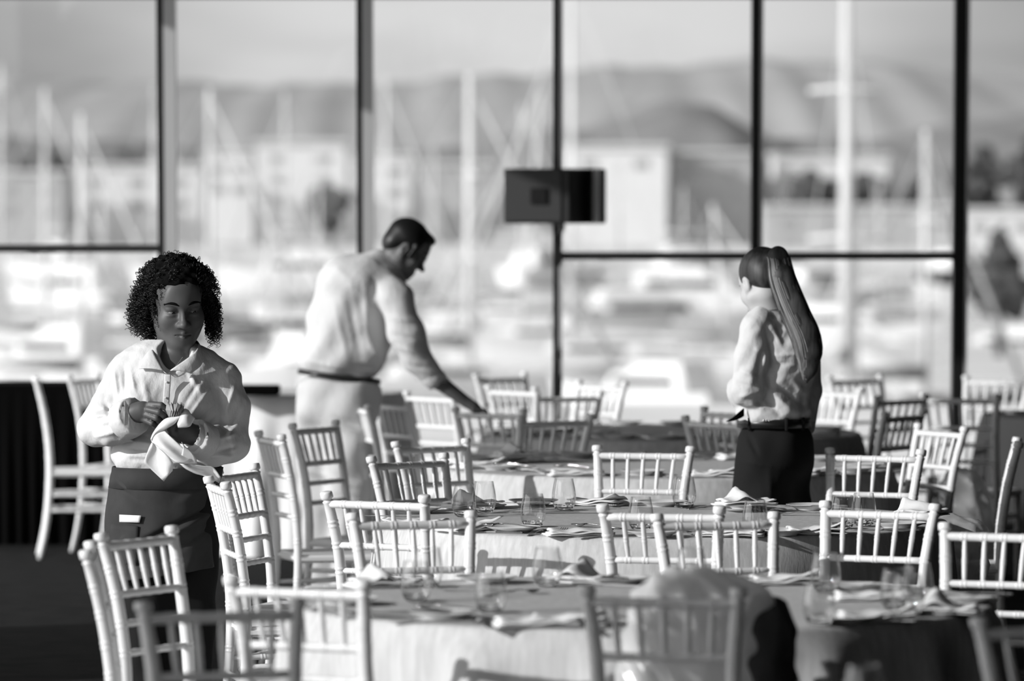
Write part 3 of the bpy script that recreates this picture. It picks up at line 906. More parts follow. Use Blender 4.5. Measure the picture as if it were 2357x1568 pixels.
# far shore and quay
struct(plain('shore', [(0, 830, WZ + 1.0, 900, 260, 4.0)], M['quay']))
struct(plain('quay', [(62, 235, WZ + 0.8, 90, 60, 2.0)], M['quay']))
def hill(name, D, prof, thick, m, seed):
    """ridge line given as (px, py) picture points at distance D, built as a rounded solid ridge"""
    rnd = random.Random(seed)
    xs = np.linspace(-500, 2860, 160)
    ys = np.interp(xs, [p[0] for p in prof], [p[1] for p in prof])
    V, Fc = [], []
    nr = 14
    for i, x in enumerate(xs):
        top = at(x, ys[i] + 5 * math.sin(x * 0.021 + seed) + 3 * math.sin(x * 0.057 + 2 * seed), D)
        for j in range(nr):
            u = j / (nr - 1)
            ang = u * math.pi
            z = WZ + (top.z - WZ) * math.sin(ang) ** 0.8
            V.append((top.x, D - thick * math.cos(ang) + 6 * math.sin(x * 0.05 + u * 9), z))
    for i in range(len(xs) - 1):
        for j in range(nr - 1):
            a = i * nr + j
            Fc.append((a, a + nr, a + nr + 1, a + 1))
    o = np_obj(name, V, Fc, m)
    return struct(o)
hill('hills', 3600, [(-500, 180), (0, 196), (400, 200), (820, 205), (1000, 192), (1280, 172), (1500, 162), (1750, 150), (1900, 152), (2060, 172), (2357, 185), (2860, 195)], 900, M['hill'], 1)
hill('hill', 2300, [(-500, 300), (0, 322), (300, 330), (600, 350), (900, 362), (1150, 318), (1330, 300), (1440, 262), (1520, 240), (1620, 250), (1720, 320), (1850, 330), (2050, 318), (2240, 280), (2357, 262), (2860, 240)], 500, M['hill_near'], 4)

def in_pane(px):
    for i in range(6):
        if MULL[i][0] <= px < MULL[i + 1][0]: return ('leftmost', 'second', 'third', 'fourth', 'fifth', 'rightmost')[i]
    return 'rightmost'
def far_box(bm, x0, x1, y0, y1, D, depth):
    """upright box seen between picture columns x0..x1 and rows y0..y1 at distance D"""
    a = at(x0, y1, D); b = at(x1, y0, D)
    box(bm, (a.x + b.x) / 2, D + depth / 2, (a.z + b.z) / 2, b.x - a.x, depth, b.z - a.z)
    return a, b
BLD = [  # x0, x1, top, bottom, distance, material, window rows, label
 (-120, 150, 392, 640, 712, 'render_grey', 2, 'low grey harbour building at far left'),
 (170, 462, 376, 640, 735, 'render', 2, 'long white harbour building left of the second window post'),
 (470, 582, 345, 640, 775, 'render', 2, 'white gabled building beyond the second window pane'),
 (590, 795, 322, 640, 750, 'render', 3, 'tall white waterfront building beyond the second pane'),
 (806, 945, 352, 640, 790, 'render', 2, 'white building right of the bending man\'s window post'),
 (960, 1130, 372, 640, 780, 'render_grey', 2, 'grey building left of the loudspeaker'),
 (1296, 1535, 332, 640, 730, 'render', 1, 'big blank white building right of the loudspeaker'),
 (1540, 1735, 345, 640, 742, 'render_grey', 1, 'pale grey building beside the big blank white one'),
 (1785, 2045, 352, 410, 760, 'render', 1, 'white flat canopy roofed building behind the thick mast'),
 (1760, 2190, 470, 640, 705, 'render_grey', 2, 'long pale shed beyond the fifth pane'),
 (2205, 2500, 478, 660, 703, 'render', 1, 'white shed at the far right'),
]
for k, (x0, x1, y0, y1, D, mk, rows, label) in enumerate(BLD):
    t = thing('harbour_building', label, 'building', (at((x0 + x1) / 2, y1, D).x, D, WZ + 3.0))
    t0 = Vector(t.location)
    def rel(o):
        o.data.transform(Matrix.Translation(-t0)); return o
    bm = bmesh.new()
    a, b = far_box(bm, x0, x1, y0 + 8, y1, D, 16)
    if a.z > WZ + 3.2:           # stilts of a raised canopy
        for q in (0.08, 0.5, 0.92):
            box(bm, a.x + (b.x - a.x) * q, D + 4, (a.z + WZ + 3) / 2, 0.6, 0.6, a.z - WZ - 3)
    rel(bm_obj('wall', bm, M[mk], t, smooth=False))
    bm = bmesh.new()
    far_box(bm, x0 - 6, x1 + 6, y0, y0 + 9, D - 0.6, 17.5)
    rel(bm_obj('roof', bm, M['roof'], t, smooth=False))
    if y1 - y0 > 100:
        for r in range(rows):
            yy = y0 + 36 + r * 46
            n = max(2, int((x1 - x0) / 90))
            for c in range(n):
                xx = x0 + (c + 0.5) * (x1 - x0) / n
                bm = bmesh.new()
                far_box(bm, xx - 17, xx + 17, yy, yy + 20, D - 0.15, 0.3)
                rel(bm_obj('window', bm, M['pale_window'], t, smooth=False))

# trees
def tree(px, py_top, py_base, D, wpx, label, seed, conical=False):
    top = at(px, py_top, D); base = Vector((top.x, D, WZ + (3.0 if D > 600 else 1.8)))
    h = top.z - base.z; w = wpx / F * D
    rnd = random.Random(seed)
    t = thing('conifer_tree' if conical else 'shore_tree', label, 'tree', base)
    bm = bmesh.new()
    tube(bm, [(0, 0, -0.2), (0.03 * w, 0, h * 0.5), (0, 0, h * 0.9)], [w * 0.07, w * 0.05, w * 0.015], n=8)
    bm_obj('trunk', bm, M['bark'], t)
    bm = bmesh.new()
    for k in range(46 if conical else 34):
        if conical:
            u = rnd.random() ** 0.8
            z = h * (0.34 + 0.63 * u); r = w * 0.5 * (1 - u) + 0.03 * w; s = w * (0.20 * (1 - u) + 0.05)
        else:
            u = rnd.random(); z = h * (0.35 + 0.55 * u); r = w * 0.42 * math.sqrt(max(0.05, 1 - (2 * u - 0.9) ** 2)); s = w * rnd.uniform(0.12, 0.2)
        a = rnd.random() * 6.28; q = r * math.sqrt(rnd.random())
        ret = bmesh.ops.create_icosphere(bm, subdivisions=2, radius=s)
        for v in ret['verts']:
            v.co *= 1 + 0.25 * math.sin(v.co.x / s * 4 + k) * math.sin(v.co.z / s * 5 + k)
            v.co += Vector((q * math.cos(a), q * math.sin(a), z))
    bm_obj('crown', bm, M['foliage'], t)
tree(2300, 505, 800, 232, 150, 'dark conical tree standing on the quay at far right', 1, True)
for k, (px, yt, yb, D, w, lab) in enumerate([
 (1870, 392, 480, 728, 120, 'dark round tree left of the thick mast beyond the fifth pane'), (1990, 410, 482, 735, 150, 'dark tree right of the thick mast beyond the fifth pane'),
 (2262, 330, 500, 730, 130, 'tall dark tree behind the white shed at far right'), (2378, 300, 500, 742, 140, 'dark tree at the right frame edge behind the white shed'),
 (2115, 405, 480, 740, 80, 'small dark tree left of the thick right window post'), (760, 425, 480, 708, 110, 'dark bush beyond the second pane'),
 (300, 345, 400, 900, 150, 'dark tree clump on the far shore left of the first thick post'),
 (110, 340, 402, 910, 170, 'dark tree clump on the far shore at left')]):
    tree(px, yt, yb, D, w, lab, 10 + k)

# boats
def hull_mesh(L, W, Hh, sheer=0.12):
    """lofted hull, bow at +x, base at waterline z=0 (a little below)"""
    bm = bmesh.new(); rings = []
    n = 12
    for i in range(n + 1):
        u = i / n
        wd = W / 2 * (min(1.0, 0.72 + 0.9 * u) if u < 0.4 else math.sqrt(max(0.0, 1 - ((u - 0.4) / 0.6) ** 2)))
        x = -L / 2 + L * u
        top = Hh * (1 + sheer * (2 * abs(u - 0.35)) ** 2 + (0.25 * max(0, u - 0.6) / 0.4))
        over = 0.06 * L * (max(0, u - 0.6) / 0.4)
        wd = max(wd, 0.03)
        ring = [(x, -wd * 0.55, -0.35), (x + over * 0.6, -wd * 0.93, 0.45 * top), (x + over, -wd, top), (x + over, wd, top), (x + over * 0.6, wd * 0.93, 0.45 * top), (x, wd * 0.55, -0.35)]
        rings.append([bm.verts.new(p) for p in ring])
    for a, b in zip(rings[:-1], rings[1:]):
        for k in range(6):
            bm.faces.new((a[k], a[(k + 1) % 6], b[(k + 1) % 6], b[k]))
    bm.faces.new(rings[0]); bm.faces.new(rings[-1][::-1])
    return bm
def cabin_mesh(x0, x1, w0, z0, h, rake):
    bm = bmesh.new()
    lo = [(x0, -w0), (x1, -w0 * 0.8), (x1, w0 * 0.8), (x0, w0)]
    a = [bm.verts.new((x, y, z0)) for x, y in lo]
    b = [bm.verts.new((x + (rake if k in (0, 3) else -rake * 1.8), y * 0.85, z0 + h)) for k, (x, y) in enumerate(lo)]
    for k in range(4): bm.faces.new((a[k], a[(k + 1) % 4], b[(k + 1) % 4], b[k]))
    bm.faces.new(a[::-1]); bm.faces.new(b)
    bmesh.ops.bevel(bm, geom=bm.edges[:], offset=h * 0.12, segments=2, affect='EDGES')
    return bm
def window_strip(x0, x1, w, z0, h, m, parent):
    for s in (-1, 1):
        bm = bmesh.new(); box(bm, (x0 + x1) / 2, s * w, z0, x1 - x0, 0.03, h)
        bm_obj('window', bm, m, parent, smooth=False)
def sailboat(px, py_top, D, rz, L, label, dark=False, thick=1.0, spread=None, lean=0.0, sail=True):
    x = at(px, 784, D).x
    t = thing('sailboat', label, 'boat', (x, D, WZ), rz)
    bm_obj('hull', hull_mesh(L, L * 0.30, 0.11 * L), M['hull_dark'] if dark else M['hull'], t, angle=35)
    cab = bm_obj('cabin', cabin_mesh(-0.22 * L, 0.16 * L, 0.10 * L, 0.105 * L, 0.045 * L, 0.02 * L), M['hull'], t, angle=35)
    window_strip(-0.15 * L, 0.08 * L, 0.096 * L, 0.128 * L, 0.018 * L, M['boat_glass'], cab)
    top = at(px, py_top, D).z - WZ
    zt = max(6.0, top)
    bm = bmesh.new()
    tube(bm, [(0.05 * L, 0, 0.1 * L), (0.05 * L + lean, 0, zt)], [0.10 * thick, 0.065 * thick], n=8)
    mast = bm_obj('mast', bm, M['spar'], t)
    for z in ([0.45 * zt, 0.7 * zt] if spread is None else spread):
        bm = bmesh.new(); tube(bm, [(0.05 * L, -0.09 * L, z), (0.05 * L, 0, z + 0.1), (0.05 * L, 0.09 * L, z)], 0.035 * thick, n=6)
        bm_obj('spreader', bm, M['spar'], mast)
    bm = bmesh.new(); tube(bm, [(0.05 * L, 0, 0.20 * L), (-0.36 * L, 0, 0.215 * L)], 0.08, n=6)
    boom = bm_obj('boom', bm, M['spar'], t)
    if sail:
        bm = bmesh.new(); tube(bm, [(0.04 * L, 0, 0.23 * L), (-0.1 * L, 0, 0.236 * L), (-0.34 * L, 0, 0.23 * L)], [0.26, 0.22, 0.10], n=8)
        bm_obj('sail_cover', bm, M['sailcover'], boom)
    bm = bmesh.new(); tube(bm, [(0.05 * L + lean, 0, zt * 0.97), (0.55 * L, 0, 0.14 * L)], [0.05, 0.13], n=6)
    bm_obj('furled_jib', bm, M['canvas'], t)
    bm = bmesh.new(); tube(bm, [(0.05 * L + lean, 0, zt * 0.99), (-0.5 * L, 0, 0.13 * L)], 0.02, n=5)
    bm_obj('backstay', bm, M['spar'], t)
    for s in (-1, 1):
        bm = bmesh.new(); tube(bm, [(0.05 * L + lean, 0, zt * 0.95), (0.05 * L, s * 0.14 * L, 0.11 * L)], 0.02, n=5)
        bm_obj('shroud', bm, M['spar'], t)
    return t
def motor_yacht(px, D, rz, L, label, dark=False):
    x = at(px, 784, D).x
    t = thing('motor_yacht', label, 'boat', (x, D, WZ), rz)
    H = 0.125 * L
    bm_obj('hull', hull_mesh(L, L * 0.31, H, 0.2), M['hull_dark'] if dark else M['hull'], t, angle=35)
    c = bm_obj('cabin', cabin_mesh(-0.38 * L, 0.16 * L, 0.125 * L, H * 0.98, 0.095 * L, 0.03 * L), M['hull'], t, angle=35)
    window_strip(-0.30 * L, 0.06 * L, 0.121 * L, H + 0.055 * L, 0.035 * L, M['boat_glass'], c)
    f = bm_obj('flybridge', cabin_mesh(-0.34 * L, 0.02 * L, 0.10 * L, H + 0.09 * L, 0.05 * L, 0.02 * L), M['hull'], t, angle=35)
    bm = bmesh.new(); box(bm, -0.17 * L, 0, H + 0.215 * L, 0.26 * L, 0.19 * L, 0.012 * L, bevel=0.005 * L)
    bm_obj('canopy', bm, M['canvas'], t, smooth=False)
    for sx in (-0.28, -0.06):
        for sy in (-1, 1):
            bm = bmesh.new(); tube(bm, [(sx * L, sy * 0.075 * L, H + 0.12 * L), (sx * L, sy * 0.075 * L, H + 0.212 * L)], 0.035, n=6)
            bm_obj('canopy_post', bm, M['spar'], t)
    return t
rb = random.Random(77)
SB = [  # mast column, mast top row, distance, length, thick
 (22, 150, 300, 11, 1.4, 0), (82, 205, 260, 11, 1.6, 0), (160, 262, 205, 10, 1.6, 0), (340, 195, 330, 11, 1.2, 0), (455, 205, 230, 12, 1.8, 0),
 (676, 215, 330, 12, 1.5, 0), (866, 175, 300, 12, 1.4, 0), (1047, 172, 215, 13, 2.2, 0), (1222, 215, 290, 12, 1.6, -1.2), (1182, 240, 350, 12, 1.3, 0),
 (1345, -40, 250, 13, 1.9, 0), (1945, -60, 178, 15, 2.6, 0), (2106, 300, 190, 10, 1.7, 0), (1560, 430, 420, 9, 1.2, 0), (1655, 470, 260, 9, 1.4, -0.8),
 (600, 380, 280, 9, 1.2, 0), (2035, 420, 380, 9, 1.2, 0), (750, 330, 370, 10, 1.1, 0), (985, 345, 400, 10, 1.2, 0), (1440, 360, 330, 10, 1.2, 0), (250, 380, 360, 9, 1.1, 0)]
SPOTS = [(0, d, 0) for d in ()]
PONT = (190, 232, 282, 345, 445)
def free_spot(x, y, r):
    for a, b, c in SPOTS:
        if math.hypot(a - x, b - y) < r + c: return False
    for d in PONT:
        if abs(d - y) < r * 0.7: return False
    SPOTS.append((x, y, r)); return True
for k, (px, yt, D, L, th, ln) in enumerate(SB):
    where = in_pane(px)
    lab = {22: 'sailboat at the far left frame edge with a grey mast', 82: 'sailboat with its mast near the left frame edge', 160: 'sailboat with a short bright mast low in the leftmost pane',
           340: 'sailboat whose mast stands just left of the first thick post', 455: 'sailboat with bright mast right of the first thick post', 676: 'sailboat with a thin mast above the bending man\'s back',
           866: 'sailboat with a thin mast right of the bending man\'s window post', 1047: 'sailboat with a thick bright mast left of the loudspeaker', 1222: 'sailboat with a leaning mast just behind the loudspeaker',
           1182: 'sailboat with a slim mast at the loudspeaker\'s left edge', 1345: 'sailboat with a mast reaching out of frame right of the loudspeaker post', 1945: 'big sailboat with the thickest mast rising out of frame',
           2106: 'sailboat with a short mast left of the thick right post', 1560: 'small sailboat in front of the pale grey building', 1655: 'small sailboat with slanting rig left of the ponytail woman',
           600: 'small sailboat low in the second pane', 2035: 'small sailboat right of the thickest mast', 750: 'sailboat left of the bending man\'s window post', 985: 'sailboat right of the bending man\'s head',
           1440: 'sailboat before the big blank white building', 250: 'small sailboat in the middle of the leftmost pane'}[px]
    for q in range(40):
        dd = D + (q + 1) // 2 * (1.6 if q % 2 else -1.6)
        if free_spot(at(px, 784, dd).x, dd, L * 0.58): break
    D = dd
    az = rb.choice([0.15, -0.2, 2.9, 3.3, 0.5, -2.7]) + rb.uniform(-0.1, 0.1)
    if px == 1945: az = 1.45
    sailboat(px, yt, D, az, L, lab, dark=(k % 7 == 5), thick=th, lean=ln, spread=[12.9, 7.6] if px == 1945 else None)
NY = 0
desc = ['low', 'middle', 'high']
rows = [(168, 5, 10), (200, 6, 11), (245, 7, 12), (310, 7, 13), (400, 8, 15), (520, 8, 17)]
for r, (D, n, L) in enumerate(rows):
    for c in range(n):
        px = -60 + (c + 0.5 + rb.uniform(-0.3, 0.3)) * 2460 / n
        dd = D * rb.uniform(0.96, 1.05)
        kd = rb.random() < 0.15; aa = rb.choice([0.2, -0.3, 3.0, 3.4, 0.9, 2.2]) + rb.uniform(-0.2, 0.2); LL = L * rb.uniform(0.8, 1.1)
        if not free_spot(at(px, 784, dd).x, dd, LL * 0.58): continue
        lab = '%s motor yacht, %s from left in the %s row out from the terrace' % ('dark hulled' if kd else 'white', ORD[c], ORD[r])
        motor_yacht(px, dd, aa, LL, lab, dark=kd)['group'] = 'motor yachts moored in the harbour'
for D in PONT:
    struct(plain('pontoon', [(0, D, WZ + 0.25, 140, 2.0, 0.5)], M['quay']))
# ------------------------------------------------------------------ smooth-union modelling for bodies and clothes
RK = 1.0        # body-size factor of the figure being modelled
class Field:
    """signed distance field on a rectilinear grid; primitives are blended in one after another"""
    def __init__(self, xs, ys, zs):
        self.x, self.y, self.z = [np.asarray(a, np.float32) for a in (xs, ys, zs)]
        self.d = np.full((len(self.x), len(self.y), len(self.z)), 1.0, np.float32)
    def sub(self, lo, hi):
        s = []
        for a, l, h in zip((self.x, self.y, self.z), lo, hi):
            i = int(np.searchsorted(a, l)); j = int(np.searchsorted(a, h))
            s.append(slice(max(0, i - 1), min(len(a), j + 1)))
        X = self.x[s[0]][:, None, None]; Y = self.y[s[1]][None, :, None]; Z = self.z[s[2]][None, None, :]
        return tuple(s), X, Y, Z
    @staticmethod
    def smin(a, b, k):
        if k <= 0: return np.minimum(a, b)
        h = np.clip(k - np.abs(a - b), 0, None) / k
        return np.minimum(a, b) - h * h * k * 0.25
    def blend(self, s, d, k, op):
        cur = self.d[s]
        if cur.size == 0: return
        if op == '+': self.d[s] = self.smin(cur, d, k)
        elif op == '-': self.d[s] = -self.smin(-cur, d, k)
        elif op == '&': self.d[s] = -self.smin(-cur, -d, k)
    def cap(self, a, b, ra, rb, k=0.02, op='+', flat=None):
        """tapered capsule; flat = (axis vector, factor) squeezes it along one direction"""
        ra, rb, k = ra * RK, rb * RK, k * RK
        a = np.array(a, np.float32); b = np.array(b, np.float32)
        R = max(ra, rb) * (1.0 if flat is None else 1.0) + k + 0.012
        lo = np.minimum(a, b) - R; hi = np.maximum(a, b) + R
        s, X, Y, Z = self.sub(lo, hi)
        ab = b - a; L2 = float(ab @ ab) + 1e-9
        px, py, pz = X - a[0], Y - a[1], Z - a[2]
        t = np.clip((px * ab[0] + py * ab[1] + pz * ab[2]) / L2, 0, 1)
        qx, qy, qz = px - t * ab[0], py - t * ab[1], pz - t * ab[2]
        if flat is not None:
            n = np.array(flat[0], np.float32); n /= np.linalg.norm(n)
            c = qx * n[0] + qy * n[1] + qz * n[2]; f = 1.0 / flat[1] - 1.0
            qx, qy, qz = qx + n[0] * c * f, qy + n[1] * c * f, qz + n[2] * c * f
        d = np.sqrt(qx * qx + qy * qy + qz * qz) - (ra + (rb - ra) * t)
        if flat is not None: d = d * min(1.0, flat[1] + 0.25)
        self.blend(s, d, k, op)
        return self
    def chain(self, pts, rr, k=0.02, op='+', flat=None):
        for i in range(len(pts) - 1):
            self.cap(pts[i], pts[i + 1], rr[i], rr[i + 1], k, op, flat)
        return self
    def ell(self, c, r, k=0.02, op='+', rot=None):
        k = k * RK
        c = np.array(c, np.float32); r = np.array(r, np.float32) * RK
        R = float(r.max()) + k + 0.012
        s, X, Y, Z = self.sub(c - R, c + R)
        px, py, pz = X - c[0], Y - c[1], Z - c[2]
        if rot is not None:
            M3 = np.array(rot.to_matrix() if hasattr(rot, 'to_matrix') else rot, np.float32).T
            px, py, pz = (M3[0, 0] * px + M3[0, 1] * py + M3[0, 2] * pz, M3[1, 0] * px + M3[1, 1] * py + M3[1, 2] * pz, M3[2, 0] * px + M3[2, 1] * py + M3[2, 2] * pz)
        k0 = np.sqrt((px / r[0]) ** 2 + (py / r[1]) ** 2 + (pz / r[2]) ** 2)
        k1 = np.sqrt((px / r[0] ** 2) ** 2 + (py / r[1] ** 2) ** 2 + (pz / r[2] ** 2) ** 2) + 1e-6
        d = k0 * (k0 - 1.0) / k1
        self.blend(s, d.astype(np.float32), k, op)
        return self
    def half(self, p, n, k=0.0, op='&'):
        """keep the side opposite to n"""
        n = np.array(n, np.float32); n /= np.linalg.norm(n)
        d = (self.x[:, None, None] - p[0]) * n[0] + (self.y[None, :, None] - p[1]) * n[1] + (self.z[None, None, :] - p[2]) * n[2]
        self.blend((slice(None),) * 3, d, k, op)
        return self
    def add(self, fn):
        """add a displacement fn(X, Y, Z) near the surface"""
        m = np.abs(self.d) < 0.06
        I, J, K = np.nonzero(m)
        self.d[m] += fn(self.x[I], self.y[J], self.z[K]).astype(np.float32)
        return self
    def surface(self):
        """naive surface nets"""
        d = self.d; ins = d < 0
        nx, ny, nz = d.shape
        c = np.zeros((nx - 1, ny - 1, nz - 1), np.int8)
        for i in (0, 1):
            for j in (0, 1):
                for k in (0, 1):
                    c += ins[i:nx - 1 + i, j:ny - 1 + j, k:nz - 1 + k]
        act = (c > 0) & (c < 8)
        I, J, K = np.nonzero(act)
        idx = np.full(act.shape, -1, np.int64); idx[I, J, K] = np.arange(len(I))
        P = np.zeros((len(I), 3)); N = np.zeros(len(I))
        corners = [(i, j, k) for i in (0, 1) for j in (0, 1) for k in (0, 1)]
        for a in range(8):
            for b in range(a + 1, 8):
                ca, cb = corners[a], corners[b]
                if sum(abs(p - q) for p, q in zip(ca, cb)) != 1: continue
                da = d[I + ca[0], J + ca[1], K + ca[2]]; db = d[I + cb[0], J + cb[1], K + cb[2]]
                cr = (da < 0) != (db < 0)
                t = np.where(cr, da / np.where(cr, da - db, 1), 0)
                for ax, arr, q in ((0, self.x, I), (1, self.y, J), (2, self.z, K)):
                    va = arr[q + ca[ax]]; vb = arr[q + cb[ax]]
                    P[:, ax] += np.where(cr, va + (vb - va) * t, 0)
                N += cr
        P /= N[:, None]
        Fc = []
        def quads(cross, flip, q0, q1, q2, q3):
            f = np.stack([q0, q1, q2, q3], 1)
            fl = flip[:, None]
            f = np.where(fl, f[:, ::-1], f)
            ok = (f >= 0).all(1)
            Fc.append(f[ok])
        e = ins[:-1, 1:-1, 1:-1] != ins[1:, 1:-1, 1:-1]; a, b, c2 = np.nonzero(e); b = b + 1; c2 = c2 + 1
        quads(e, ~ins[a, b, c2], idx[a, b - 1, c2 - 1], idx[a, b, c2 - 1], idx[a, b, c2], idx[a, b - 1, c2])
        e = ins[1:-1, :-1, 1:-1] != ins[1:-1, 1:, 1:-1]; a, b, c2 = np.nonzero(e); a = a + 1; c2 = c2 + 1
        quads(e, ins[a, b, c2], idx[a - 1, b, c2 - 1], idx[a, b, c2 - 1], idx[a, b, c2], idx[a - 1, b, c2])
        e = ins[1:-1, 1:-1, :-1] != ins[1:-1, 1:-1, 1:]; a, b, c2 = np.nonzero(e); a = a + 1; b = b + 1
        quads(e, ~ins[a, b, c2], idx[a - 1, b - 1, c2], idx[a, b - 1, c2], idx[a, b, c2], idx[a - 1, b, c2])
        return P, np.concatenate(Fc)
def grid(lo, hi, step):
    return [np.arange(a, b + st, st) for a, b, st in zip(lo, hi, step if hasattr(step, '__len__') else (step,) * 3)]
def field_obj(name, f, m, parent, smooth=1):
    P, Q = f.surface()
    me = bpy.data.meshes.new(name)
    me.vertices.add(len(P)); me.vertices.foreach_set('co', P.astype(np.float32).ravel())
    me.loops.add(len(Q) * 4); me.loops.foreach_set('vertex_index', Q.astype(np.int32).ravel())
    me.polygons.add(len(Q)); me.polygons.foreach_set('loop_start', np.arange(0, len(Q) * 4, 4, dtype=np.int32))
    me.polygons.foreach_set('use_smooth', np.ones(len(Q), bool))
    me.update(calc_edges=True); me.validate()
    for _ in range(smooth):          # light relaxation removes grid steps
        n = len(P); acc = np.zeros((n, 3)); cnt = np.zeros(n)
        for a, b in ((0, 1), (1, 2), (2, 3), (3, 0)):
            np.add.at(acc, Q[:, a], P[Q[:, b]]); np.add.at(cnt, Q[:, a], 1)
            np.add.at(acc, Q[:, b], P[Q[:, a]]); np.add.at(cnt, Q[:, b], 1)
        P = P * 0.5 + 0.5 * acc / np.maximum(cnt, 1)[:, None]
    me.vertices.foreach_set('co', P.astype(np.float32).ravel())
    me.update()
    return link(name, me, m, parent)
def folds(f, a, b, r, depth, k=0.012):
    """raise (depth > 0) or press in (depth < 0) a soft crease along a..b"""
    a = np.array(a, float); b = np.array(b, float)
    def fn(X, Y, Z):
        ab = b - a
        t = np.clip(((X - a[0]) * ab[0] + (Y - a[1]) * ab[1] + (Z - a[2]) * ab[2]) / (ab @ ab), 0, 1)
        q = (X - a[0] - t * ab[0]) ** 2 + (Y - a[1] - t * ab[1]) ** 2 + (Z - a[2] - t * ab[2]) ** 2
        return -depth * np.exp(-q / (r * r)) * np.sin(np.pi * np.clip(0.1 + 0.8 * t, 0, 1))
    f.add(fn)
def creases(f, a, b, r, depth, front=0.06):
    """soft crease running over the side of the clothes that faces the room entrance"""
    r, depth = r * RK, depth * RK
    a = np.array(a, float); b = np.array(b, float)
    def fn(X, Y, Z):
        ax, az, bx, bz = a[0], a[2], b[0], b[2]
        L2 = (bx - ax) ** 2 + (bz - az) ** 2 + 1e-9
        t = np.clip(((X - ax) * (bx - ax) + (Z - az) * (bz - az)) / L2, 0, 1)
        q = (X - ax - t * (bx - ax)) ** 2 + (Z - az - t * (bz - az)) ** 2
        m = np.clip((min(a[1], b[1]) + front + 0.03 - Y) / 0.06, 0, 1)
        return -depth * m * np.exp(-q / (r * r)) * np.sin(np.pi * np.clip(0.08 + 0.84 * t, 0, 1))
    f.add(fn)
def patch(name, e0, e1, m, parent, nu=24, nv=10, thick=0.0015, wave=None):
    """cloth sheet ruled between two polylines, given a little thickness"""
    A = np.array(smoothpath(e0, nu)); B = np.array(smoothpath(e1, nu))
    V = []
    for i in range(nu):
        for j in range(nv):
            v = j / (nv - 1); p = A[i] * (1 - v) + B[i] * v
            if wave: p = p + np.array(wave(i / (nu - 1), v))
            V.append(p)
    V = np.array(V)
    Fc = [(i * nv + j, (i + 1) * nv + j, (i + 1) * nv + j + 1, i * nv + j + 1) for i in range(nu - 1) for j in range(nv - 1)]
    return V, Fc
def sheet_obj(name, parts, m, parent, thick=0.0015):
    V, Fc = [], []
    for v, f in parts:
        o = len(V); V += v.tolist(); Fc += [tuple(i + o for i in q) for q in f]
    ob = np_obj(name, V, Fc, m, parent)
    md = ob.modifiers.new('thickness', 'SOLIDIFY'); md.thickness = thick; md.offset = 0
    return ob
